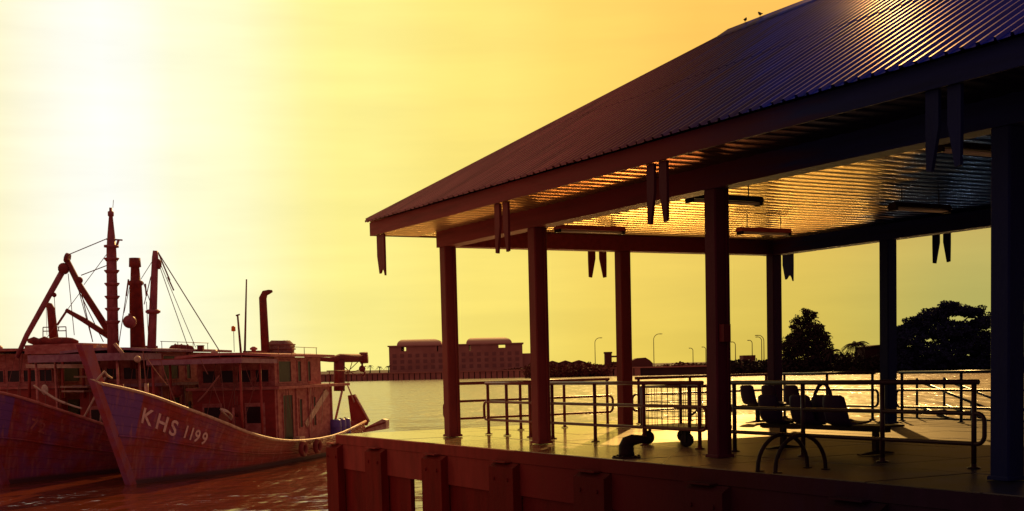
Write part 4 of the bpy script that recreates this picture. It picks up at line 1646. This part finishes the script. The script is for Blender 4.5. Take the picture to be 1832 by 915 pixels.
for k, (X, Y, D, lab) in enumerate(((316, 700, 49.8, 'round dark float hanging by the middle boat wheelhouse'), (424, 735, 50.0, 'round dark float on the cabin front of the lettered boat'))):
    t = thing('cabin_float', lab, 'float', tuple(at(X, Y, D)))
    MB().ball(at(X, Y, D), .24, 12, 8).build('ball', M_rust, t, world=True)
    m2 = MB()
    wire(m2, at(X, Y - 8, D), at(X, Y - 26, D), .015)
    m2.build('line', M_rope, t, world=True)

# ---- second boat with the masts
P2 = P0 - NV * 5.0 + UV * .4
b2 = thing('fishing_boat', 'fishing boat with the tall collared mast and thick funnel, left of the lettered boat', 'boat', P2, HEAD, 'fishing boats moored side by side')
hull(b2, M_hull, M_bpink)
cabin(b2, M_bpink, M_bpink, M_blilac, s0=8.2, mid=3.25, top=4.62)
letters(b2, '72', .75, .95, .5, .08, material('faded_lettering', (0.45, 0.12, 0.1), (0.3, 0.05, 0.045), rough=.6, scale=6))
D2 = 51.5
# tall mast with collars
m2 = MB()
top, bot = at(198, 372, D2), at(203, 660, D2)
segs = [(0, .06), (.02, .06), (.025, .12), (.05, .12), (.055, .08), (.17, .15), (.23, .18), (.232, .29), (.245, .29), (.248, .19), (.3, .2), (1, .235)]
m2.tube([top.lerp(bot, a) for a, r in segs], [r for a, r in segs], 12)
mast = m2.build('mast', M_mast, b2, world=True)
for f_ in (.32, .395, .475, .555, .63, .71):
    c = top.lerp(bot, f_)
    MB().lathe(c, [(.22, -.07), (.30, .03), (.30, .06), (.22, .07)], 12).build('collar', M_mast, mast, world=True)
MB().tube([at(190, 428, D2), at(219, 430, D2)], .035, 6).build('crosstree', M_mast, mast, world=True)
MB().tube([at(208, 443, D2), at(212, 430, D2)], .05, 6).build('bracket', M_mast, mast, world=True)
MB().tube([at(203, 358, D2), at(202, 372, D2)], .012, 5).build('aerial', M_mast, mast, world=True)
# thick funnel
a, b = at(241, 462, D2 + 1), at(248, 660, D2 + 1)
MB().tube([a, a.lerp(b, .08), a.lerp(b, .085), a.lerp(b, .2), a.lerp(b, .21), a.lerp(b, .24), a.lerp(b, .25), b],
          [.22, .24, .17, .2, .29, .29, .24, .32], 14).build('funnel', M_rust, b2, world=True)
# slanted pole mast
a, b = at(278, 449, D2 + .5), at(270, 655, D2 + .5)
pm = MB().tube([a, a.lerp(b, .06), a.lerp(b, .5), b], [.10, .13, .16, .19], 12).build('pole_mast', M_mast, b2, world=True)
c = a.lerp(b, .53)
MB().lathe(c, [(.2, -.08), (.3, -.02), (.3, .05), (.2, .1)], 12).build('collar', M_mast, pm, world=True)
MB().ball(at(284, 473, D2 + .5), .15, 8, 6, (.8, .8, 1.4)).build('block', M_rust, pm, world=True)
# rigging
m2 = MB()
d = D2 + .3
for (xa, ya, xb, yb, r) in ((283, 452, 392, 627, .022), (284, 472, 336, 620, .016), (286, 470, 350, 622, .014), (283, 452, 304, 502, .03), (300, 496, 311, 520, .03),
                            (276, 462, 252, 500, .014), (230, 500, 212, 620, .018), (233, 508, 222, 560, .014), (256, 505, 276, 560, .018), (270, 495, 258, 545, .02),
                            (262, 540, 266, 612, .014), (230, 500, 226, 530, .035), (260, 508, 262, 530, .035), (118, 458, 190, 428, .02), (145, 493, 192, 475, .02),
                            (191, 455, 150, 510, .014)):
    wire(m2, at(xa, ya, d), at(xb, yb, d), r)
m2.build('rigging', M_rope, b2, world=True)
m2 = MB()
m2.bx(5.0, 8.2, -1.85, 1.85, 4.42, 4.48)
m2.build('canopy', M_blilac, b2)
m2 = MB()
m2.bx(5.0, 8.2, -1.93, -1.86, 4.22, 4.5)
m2.bx(4.93, 4.99, -1.93, 1.93, 4.22, 4.5)
m2.build('canopy_edge', M_blilac, b2)
for x, y in ((5.1, -1.7), (5.1, 1.7), (6.6, -1.8), (6.6, 1.8)):
    MB().tube([(x, y, interp(T_G, x) - .4), (x, y, 4.4)], .05, 8).build('canopy_post', M_bpink, b2)
MB().bx(3.4, 4.2, -.5, .5, 1.6, 2.1).build('hatch', M_bmaroon, b2)
m2 = MB()
m2.tube([(5.4, -.6, 1.1), (5.0, -1.2, 3.4)], .05, 6)
m2.tube([(5.0, .3, 1.2), (5.6, -.9, 3.6)], .045, 6)
m2.build('deck_poles', M_cream, b2)
t = thing('round_float', 'round pale float hanging beside the thick funnel', 'float', tuple(at(232, 575, D2)))
MB().ball(at(232, 576, D2 + .2), .27, 16, 10, (1, 1, .98)).build('ball', M_mast, t, world=True)
m2 = MB()
wire(m2, at(232, 564, D2 + .2), at(232, 520, D2 + .2), .016)
m2.lathe(at(232, 564, D2 + .2), [(.06, -.05), (.06, .06)], 8)
m2.build('line', M_rope, t, world=True)
# raft and box on the roof of the second boat
t = thing('life_raft', 'dark rolled life raft on the roof of the middle boat', 'life raft', tuple(at(324, 626, 55)))
m2 = MB()
a, b = at(303, 624, 55), at(347, 626, 55)
m2.tube([a, a.lerp(b, .08), a.lerp(b, .3), a.lerp(b, .6), a.lerp(b, .92), b], [.05, .15, .2, .2, .17, .06], 10)
m2.build('roll', M_rust, t, world=True)
m2 = MB()
for f_ in (.25, .5, .75):
    c = a.lerp(b, f_)
    m2.tube([c + Vector((0, .215 * cos(g), .215 * sin(g))) for g in [2 * pi * i / 12 for i in range(12)]], .02, 5, closed=True)
m2.build('strap', M_rope, t, world=True)
t = thing('roof_box', 'small dark box beside the life raft on the middle boat roof', 'box', tuple(at(359, 628, 55)))
c = at(359, 624, 55)
MB().box(c, (.24, .24, .22)).build('box', M_rust, t, world=True)
MB().box(c + Vector((0, 0, .125)), (.28, .28, .03)).build('lid', M_rust, t, world=True)

# ---- third boat at the left edge
P3 = P0 - NV * 9.9 + UV * 1.2
b3 = thing('fishing_boat', 'leftmost fishing boat with a derrick boom and nets piled under its awning', 'boat', P3, HEAD, 'fishing boats moored side by side')
hull(b3, M_bmaroon, M_bpink)
cabin(b3, M_bmaroon, M_bpink, M_bpink, s0=8.0, mid=3.25, top=4.72)
D3 = 53.0
add_exhaust(b3, 94, 552, 612, D3 + 2, .17, -.6)
m2 = MB()
m2.tube([at(119, 463, D3), at(143, 512, D3), at(200, 602, D3 - .5)], [.10, .13, .15], 8)
m2.tube([at(117, 461, D3), at(124, 463, D3)], .2, 8)
m2.build('derrick_boom', M_rust, b3, world=True)
m2 = MB()
m2.tube([at(114, 482, D3), at(48, 600, D3), at(30, 640, D3)], [.13, .11, .10], 8)
m2.build('derrick_leg', M_mast, b3, world=True)
m2 = MB()
m2.ball(at(114, 481, D3), .24, 10, 7)
m2.ball(at(142, 502, D3), .15, 8, 6)
m2.ball(at(97, 528, D3), .1, 8, 6)
m2.build('block', M_rust, b3, world=True)
m2 = MB()
m2.tube([at(118, 555, D3), at(150, 573, D3), at(198, 604, D3)], [.08, .11, .13], 8)
m2.build('lower_boom', M_rust, b3, world=True)
m2 = MB()
for (xa, ya, xb, yb, r) in ((118, 470, 114, 482, .04), (122, 490, 133, 600, .016), (124, 485, 185, 612, .02), (130, 480, 166, 612, .018), (97, 530, 102, 605, .014),
                            (120, 555, 102, 582, .05), (102, 580, 84, 604, .014), (146, 520, 120, 555, .014), (143, 512, 166, 612, .022), (82, 530, 84, 600, .01)):
    wire(m2, at(xa, ya, D3), at(xb, yb, D3), r)
m2.build('rigging', M_rope, b3, world=True)
m2 = MB()
for (xa, ya, xb, yb) in ((77, 586, 118, 585), (77, 593, 119, 592), (77, 586, 77, 608), (118, 585, 119, 608), (90, 586, 90, 593), (105, 586, 105, 593)):
    wire(m2, at(xa, ya, D3 + 2), at(xb, yb, D3 + 2), .022)
m2.build('roof_rail', M_rust, b3, world=True)
# awning with nets beneath
A0, A1 = D3 - .5, D3 + 1.5
m2 = MB()
m2.prism([at(44, 618, A0), at(148, 614, A0), at(150, 632, A0), at(44, 634, A0)], (.4, 2.4, 0))
m2.build('awning', M_bpink, b3, world=True)
m2 = MB()
m2.prism([at(46, 652, A0), at(153, 652, A0), at(153, 659, A0), at(46, 659, A0)], (.4, 2.0, 0))
m2.build('awning_shelf', M_cream, b3, world=True)
for X in (52, 112, 149):
    m2 = MB()
    m2.tube([at(X, 632, A0 + .15), at(X + 1, 712, A0 + .15)], .06, 6)
    m2.build('awning_post', M_bmaroon, b3, world=True)
t = thing('net_pile', 'heap of folded fishing nets under the awning of the leftmost boat', 'net', tuple(at(98, 653, A0 + .4)))
m2 = MB()
for k in range(15):
    X = 52 + k * 6.4
    zz = random.uniform(634, 646)
    pts = [at(X + random.uniform(-6, 6), 651 - random.uniform(0, 3), A0 + .5), at(X + 12, zz, A0 + .4), at(X + 26, zz + random.uniform(-5, 6), A0 + .45), at(X + 36, 651, A0 + .5)]
    m2.tube(pts, [.07, .11, .10, .07], 7)
m2.build('netting', M_net, t, world=True)
t = thing('roof_net', 'dark roll of nets lying along the awning roof of the leftmost boat', 'net', tuple(at(95, 616, A0 + 1)))
m2 = MB()
pts = [at(50 + k * 10, 612 + random.uniform(-2.5, 1.5), A0 + 1.2) for k in range(10)]
m2.tube(pts, [.08] + [random.uniform(.13, .2) for _ in range(8)] + [.06], 8)
m2.build('netting', M_rust, t, world=True)
# shelves with light edges between the two left boats
m2 = MB()
for (xa, xb, y) in ((132, 156, 673), (108, 156, 691), (110, 150, 699)):
    m2.prism([at(xa, y, D3 - 1), at(xb, y, D3 - 1), at(xb, y + 3, D3 - 1), at(xa, y + 3, D3 - 1)], (.1, .8, 0))
m2.build('side_shelf', M_cream, b3, world=True)
# mooring rope over the middle boat's bow
t = thing('mooring_rope', 'pale mooring rope running down over the leftmost bow', 'rope', tuple(at(75, 700, 46.5)))
m2 = MB()
wire(m2, at(60, 690, 46.5), at(146, 731, 46), .035, .1)
wire(m2, at(78, 700, 46.4), at(118, 722, 46), .05, .05)
m2.ball(at(80, 698, 46.5), .13, 8, 6, (1, 1, 1.5))
m2.build('rope', M_rope_l, t, world=True)
t = thing('bow_rope', 'short pale rope end hanging at the stem of the lettered boat', 'rope', tuple(at(185, 690, 41)))
m2 = MB()
m2.tube([at(172, 682, 40.6), at(180, 672, 40.6), at(187, 665, 40.6), at(192, 672, 40.8), at(200, 677, 41)], .035, 6)
m2.tube([at(158, 677, 41), at(172, 682, 40.6), at(186, 690, 40.4)], .02, 6)
m2.build('rope', M_rope_l, t, world=True)
m2 = None

# ------------------------------------------------------------------ the far shore
DB = 530.0
bb = at(697, 667, DB)
bb.z = LANDZ
bld = thing('barrel_roof_building', 'long dark block with two barrel-vaulted roofs on the far shore', 'building', tuple(bb), 0.0)
PXM = FPX / DB
BW = 238 / PXM
ZB, ZT1, ZT2 = 0.0, 8.2, 11.0
MB().bx(0, BW, 0, 16, -.3, ZT1).build('wall', M_bld, bld)
# top storey in pieces so that the two open loggias show the sky
for x0, x1 in ((0, 5.0), (7.0, 19.6), (20.1, 32.6), (33.1, 44.6), (47.4, BW)):
    MB().bx(x0, x1, .02, 15.98, ZT1, ZT2 - .5).build('wall', M_bld, bld)
MB().bx(-.5, BW + .5, -.5, 16.5, ZT2 - .5, ZT2).build('cornice', M_bld, bld)
for k in range(5, 8):
    pass
MB().bx(5.0, 7.0, .05, 15.95, ZT1 + .0, ZT1 + .5).build('parapet', M_bld, bld)
MB().bx(44.6, 47.4, .05, 15.95, ZT1 + .0, ZT1 + .9).build('parapet', M_bld, bld)
for x0, x1 in ((3.2, 21.5), (31.5, 50.2)):
    vs = []
    n_ = 12
    for k in range(n_ + 1):
        a = pi * k / n_
        inset = 3.6 * (1 - cos(a)) * .0
        z = ZT2 + 2.5 * sin(a)
        y = 1.0 + 7 - 7 * cos(a)
        ins = 4.2 * (1 - sqrt(max(0, 1 - sin(a) ** 2 * .98)))
        vs += [(x0 + ins * .55, y, z), (x1 - ins, y, z)]
    fs = [(2 * k, 2 * k + 1, 2 * k + 3, 2 * k + 2) for k in range(n_)]
    fs.append(tuple(2 * k for k in range(n_ + 1)))
    fs.append(tuple(2 * k + 1 for k in range(n_, -1, -1)))
    MB().add(vs, fs).build('vaulted_roof', M_bldroof, bld)
pane = MB().bx(-.8, .8, -.06, .2, 0, 1.5).mesh('window', M_pane)
for fl_, z in enumerate((1.2, 3.6, 6.0)):
    for k in range(17):
        x = 2.2 + k * (BW - 4.4) / 16
        place(pane, 'window', bld, (x, 0, z))
MB().bx(BW + .01, BW + 5.4, 2, 12, -.3, 6.6).build('annexe', M_bld, bld)


# leaf-cloud trees
def leaf_cloud(m2, c, rad, count, size, seed, flat=1.0, hollow=.35):
    rnd = random.Random(seed)
    for _ in range(count):
        while True:
            d = Vector((rnd.uniform(-1, 1), rnd.uniform(-1, 1), rnd.uniform(-1, 1)))
            l = d.length
            if hollow < l < 1:
                break
        p = Vector((c[0] + d.x * rad[0], c[1] + d.y * rad[1], c[2] + d.z * rad[2]))
        s = size * rnd.uniform(.6, 1.4)
        a = Vector((rnd.gauss(0, 1), rnd.gauss(0, 1), rnd.gauss(0, .6) * flat)).normalized()
        b_ = a.cross(Vector((rnd.gauss(0, 1), rnd.gauss(0, 1), rnd.gauss(0, 1)))).normalized()
        m2.add([p - a * s, p + b_ * s * .55, p + a * s, p - b_ * s * .55], [(0, 1, 2, 3)])


def tree(name, lab, X, Yb, depth, blobs, matl, trunk_h, trunk_r, count, size, seed, limbs=5):
    base = at(X, Yb, depth)
    base.z = LANDZ - .2
    t = thing(name, lab, 'tree', tuple(base), 0.0, 'trees on the far shore')
    m2 = MB()
    m2.tube([base, base + Vector((.1, 0, trunk_h * .5)), base + Vector((0, .1, trunk_h))], [trunk_r, trunk_r * .8, trunk_r * .55], 8)
    rnd = random.Random(seed)
    for cx, cz, rx, rz in blobs[:limbs + 3]:
        tgt = at(cx, cz, depth)
        m2.tube([base + Vector((0, 0, trunk_h * rnd.uniform(.55, .95))), base.lerp(tgt, .6) + Vector((0, 0, trunk_h * .2)), tgt],
                [trunk_r * .45, trunk_r * .3, trunk_r * .12], 6)
    m2.build('trunk', M_bark, t, world=True)
    m2 = MB()
    px = FPX / depth
    tot = sum(b_[2] * b_[3] for b_ in blobs)
    for i, (cx, cz, rx, rz) in enumerate(blobs):
        c = at(cx, cz, depth + rnd.uniform(-3, 3))
        R3 = Vector((rx / px, rx / px, rz / px))
        n_c = int(count * rx * rz / tot)
        leaf_cloud(m2, c, R3 * .8, int(n_c * .5), size, seed * 31 + i, hollow=.1)
        subs = max(7, int(rx * rz / 30))
        for k in range(subs):
            d = Vector((rnd.gauss(0, 1), rnd.gauss(0, 1), rnd.gauss(0, 1))).normalized() * rnd.uniform(.6, 1.0)
            cc = c + Vector((d.x * R3.x, d.y * R3.y, d.z * R3.z))
            sr = rnd.uniform(.5, 1.1)
            leaf_cloud(m2, cc, (sr * 1.3, sr * 1.3, sr * .7), int(n_c * .6 / subs), size * .8, seed * 977 + i * 50 + k, hollow=0.0)
    m2.build('crown', matl, t, world=True)
    return t


# shrubs and low trees of the bank read as one mass
m2 = MB()
rnd = random.Random(5)
def bank(X0, X1, ytop, ybase, dep, n_, matl, sz, seed):
    m2 = MB()
    r = random.Random(seed)
    for i in range(n_):
        X = r.uniform(X0, X1)
        D = dep + r.uniform(-6, 25)
        yt = ytop(X) + abs(r.gauss(0, 3.5))
        c = at(X, (yt + ybase(X)) / 2 + 3, D)
        hh = (ybase(X) - yt) / 2 / (FPX / D)
        leaf_cloud(m2, c, (r.uniform(1.2, 3.2), 2.2, hh), 55, sz, seed * 100 + i, hollow=.1)
    return m2


o = bank(945, 1300, lambda X: 648 - (6 if 1020 < X < 1060 else 0) + 3 * sin(X * .05) - max(0, (X - 1180) * .03), lambda X: 676 - (X - 945) * .014, 445, 260, M_leaf_red, .55, 3).build('shrub_bank', M_leaf_red)
tag(o, 'low dark mass of shrubs along the far bank behind the columns', 'shrubs', kind='stuff')
o = bank(1290, 1840, lambda X: 640 - (X - 1290) * .012 - (12 if 1490 < X < 1605 else 0), lambda X: 668 - (X - 1290) * .018, 352, 420, M_leaf, .5, 4).build('shrub_bank', M_leaf)
tag(o, 'dark shrubs under the large trees on the right bank', 'shrubs', kind='stuff')
o = bank(905, 960, lambda X: 657 - (X - 905) * .12, lambda X: 668, 505, 30, M_leaf_red, .6, 9).build('shrub_bank', M_leaf_red)
tag(o, 'shrubs at the right foot of the barrel-roofed building', 'shrubs', kind='stuff')

tree('leafy_tree', 'tall conical leafy tree standing between the far corner column and the palm', 1445, 668, 350,
     [(1445, 575, 14, 20), (1430, 592, 18, 22), (1460, 592, 20, 22), (1445, 610, 36, 24), (1420, 620, 24, 22), (1472, 622, 24, 22), (1445, 640, 46, 26),
      (1408, 640, 18, 18), (1484, 640, 16, 14), (1440, 560, 6, 8), (1456, 566, 7, 9), (1428, 572, 6, 8), (1412, 606, 8, 9), (1478, 606, 8, 8)],
     M_leaf, 8, .5, 15000, .36, 11)
tree('rain_tree', 'huge spreading flat-topped rain tree at the right of the far bank', 1690, 668, 335,
     [(1700, 556, 42, 12), (1670, 566, 36, 12), (1740, 560, 26, 12), (1640, 580, 34, 14), (1615, 590, 22, 10), (1690, 590, 60, 22), (1760, 578, 30, 14),
      (1800, 572, 40, 22), (1630, 606, 36, 16), (1740, 610, 56, 24), (1680, 630, 70, 26), (1780, 630, 50, 30), (1620, 640, 34, 22), (1610, 618, 20, 12), (1700, 545, 26, 5), (1650, 652, 60, 18), (1740, 652, 70, 18), (1800, 650, 40, 18), (1605, 650, 24, 16)],
     M_leaf_navy, 11, .9, 42000, .46, 12, 8)


def palm(lab, X, Ytop, Ybase, depth, fl, n_, matl, seed):
    rnd = random.Random(seed)
    base = at(X, Ybase, depth)
    base.z = LANDZ - .2
    top = at(X, Ytop, depth)
    t = thing('palm_tree', lab, 'palm', tuple(base), 0.0, 'palms on the far shore')
    MB().tube([base, base.lerp(top, .5) + Vector((.1, 0, 0)), top], [.28, .2, .17], 7).build('trunk', M_bark, t, world=True)
    m2 = MB()
    for k in range(n_):
        a = 2 * pi * k / n_ + rnd.uniform(-.2, .2)
        el = rnd.uniform(-.1, 1.0)
        d = Vector((cos(a), sin(a), 0))
        prev = top
        pts = []
        for i in range(6):
            u_ = i / 5
            pts.append(top + d * fl * u_ * cos(el * .6) + Vector((0, 0, fl * (u_ * sin(el) - .75 * u_ * u_))))
        side = d.cross(Vector((0, 0, 1)))
        for i in range(5):
            w0 = fl * .2 * (1 - i / 7)
            for s in (-1, 1):
                for q_ in range(3):
                    p_ = pts[i].lerp(pts[i + 1], q_ / 3)
                    m2.add([p_, pts[i].lerp(pts[i + 1], q_ / 3 + .33), p_ + side * s * w0 + d * fl * .12 - Vector((0, 0, fl * .12))], [(0, 1, 2)])
            m2.tube([pts[i], pts[i + 1]], fl * .012, 4, cap=False)
    m2.build('crown', matl, t, world=True)


palm('bushy palm between the conical tree and the far column', 1531, 616, 668, 345, 4.0, 30, M_leaf, 1)
palm('palm fronds leaning out at the right side of the conical tree', 1486, 630, 668, 344, 3.2, 22, M_leaf, 2)
palm('tiny palm left of the barrel-roofed building, nearest the boats', 662, 655, 667, 520, 1.7, 11, M_leaf_red, 3)
palm('second tiny palm left of the barrel-roofed building', 679, 657, 667, 520, 1.7, 11, M_leaf_red, 4)
palm('tiny palm touching the left corner of the barrel-roofed building', 695, 656, 667, 518, 1.8, 11, M_leaf_red, 5)

# houses, tower, block
def house(name, lab, X0, X1, Yw, Yr, Yb, depth, ridge_n=1, cat='house', hm=None):
    hm = hm or M_house
    a, b = at(X0, Yb, depth), at(X1, Yb, depth)
    zw, zr = at(X0, Yw, depth).z, at((X0 + X1) / 2, Yr, depth).z
    a.z = b.z = LANDZ - .3
    t = thing(name, lab, cat, tuple(a), 0.0)
    w = b.x - a.x
    MB().bx(0, w, 0, 9, 0, zw - a.z).build('wall', hm, t)
    for k in range(ridge_n):
        x0, x1 = w * k / ridge_n - .3, w * (k + 1) / ridge_n + .3 * (k == ridge_n - 1)
        MB().prism([(x0, -.6, zw - a.z + .01), (x1, -.6, zw - a.z + .01), ((x0 + x1) / 2, -.6, zr - a.z)], (0, 10.2, 0)).build('roof', hm, t)
    for k in range(ridge_n * 2):
        x = w * (k + .5) / (ridge_n * 2)
        MB().bx(x - .6, x + .6, -.05, .05, 1.2, 2.6).build('window', M_pane if hm is M_house else M_dark, t)
    return t


house('terraced_house', 'row of low roofs behind the shrubs right of the second column', 978, 1048, 650, 645, 672, 452, 3)
t0 = at(1083, 668, 470)
t0.z = LANDZ
t = thing('tower_block', 'square dark tower with a low side bridge beside the third column', 'tower', tuple(t0))
k_ = FPX / 470
MB().bx(0, 12 / k_, 0, 4, 0, at(1083, 633, 470).z - t0.z).build('shaft', M_house, t)
MB().bx(-.2, 12 / k_ + .2, -.2, 4.2, at(1083, 633, 470).z - t0.z, at(1083, 630, 470).z - t0.z).build('cap', M_house, t)
MB().bx(12 / k_ + .21, 32 / k_, .5, 3.5, at(1083, 640, 470).z - t0.z, at(1083, 637, 470).z - t0.z).build('bridge', M_house, t)
MB().bx(12 / k_ + .01, 32 / k_, .5, 3.5, 0, at(1083, 648, 470).z - t0.z).build('podium', M_house, t)
t0 = at(1128, 668, 440)
t0.z = LANDZ
t = thing('domed_hall', 'low rounded roof of a hall behind the shrubs right of the third column', 'hall', tuple(t0))
m2 = MB()
pts = [at(1125, 650, 440), at(1132, 645, 440), at(1140, 641, 440), at(1155, 640, 440), at(1163, 645, 440), at(1168, 650, 440), at(1168, 668, 440), at(1125, 668, 440)]
m2.prism(pts, (0, 8, 0))
m2.build('shell', M_house, t, world=True)
house('low_hall', 'dark flat-roofed hall beside the far column, right of the palm', 1548, 1600, 621, 617, 668, 350, hm=M_house_dark)
t0 = at(1588, 668, 356)
t0.z = LANDZ
t = thing('slender_tower', 'slender tapering tower mostly hidden behind the far column', 'tower', tuple(t0))
k_ = FPX / 356
prof = []
for Y_, w in ((668, 26), (612, 24), (611, 20), (560, 18), (556, 22), (545, 22), (543, 12), (535, 3)):
    prof.append((w / 2 / k_, at(1588, Y_, 356).z - t0.z))
MB().lathe((0, 0, 0), prof, 12).build('shaft', M_house_dark, t)
t0 = at(1330, 668, 360)
t0.z = LANDZ
t = thing('flat_block', 'small crenellated block beneath the cluster of lamps right of the near column', 'building', tuple(t0))
k_ = FPX / 360
zt = at(1330, 640, 360).z - t0.z
MB().bx(0, 22 / k_, 0, 6, 0, zt).build('wall', M_house, t)
for x in (0, 7, 14, 18):
    MB().bx(x / k_, (x + 4) / k_, 0.02, 5.98, zt + .01, zt + .6).build('merlon', M_house, t)


# street lamps
def lamp(lab, X, Ytop, Ybase, depth, arm, double=False):
    base = at(X, Ybase, depth)
    base.z = LANDZ
    top = at(X, Ytop, depth)
    t = thing('street_lamp', lab, 'street lamp', tuple(base), 0.0, 'street lamps on the far shore')
    h = top.z - base.z
    k_ = FPX / depth
    ar = arm / k_
    r_ = .11
    pts = [Vector((0, 0, 0)), Vector((0, 0, h - abs(ar) * .8))]
    for i in range(1, 7):
        a = pi / 2 * i / 6
        pts.append(Vector((ar * .75 * (1 - cos(a)), 0, h - abs(ar) * .8 * (1 - sin(a)))))
    pts.append(Vector((ar, 0, h + .02)))
    MB().tube(pts, [r_ * 1.3] + [r_] * (len(pts) - 1), 6).build('pole', M_lamp, t)
    MB().prism([(ar * .85, -.25, h - .14), (ar * 1.2, -.2, h - .1), (ar * 1.2, -.2, h + .08), (ar * .85, -.25, h + .1)], (0, .5, 0)).build('lamp_head', M_lamp, t)


for a in ((1065, 605, 650, 430, 11, False, 'street lamp just left of the square tower'),
          (1170, 598, 648, 420, 13, False, 'tallest single street lamp right of the third column'),
          (1240, 623, 650, 420, -6, False, 'left of two small lamps left of the thick near column'),
          (1263, 621, 650, 420, -6, False, 'right of two small lamps left of the thick near column'),
          (1316, 612, 650, 380, -7, False, 'small lamp just right of the thick near column'),
          (1346, 609, 650, 380, -7, False, 'small lamp left of the tall lamp pair by the far corner column'),
          (1363, 603, 650, 380, -9, False, 'left one of the tall lamp pair by the far corner column'),
          (1367, 600, 650, 382, -13, False, 'right one of the tall lamp pair by the far corner column')):
    lamp(a[6], a[0], a[1], a[2], a[3], a[4], a[5])
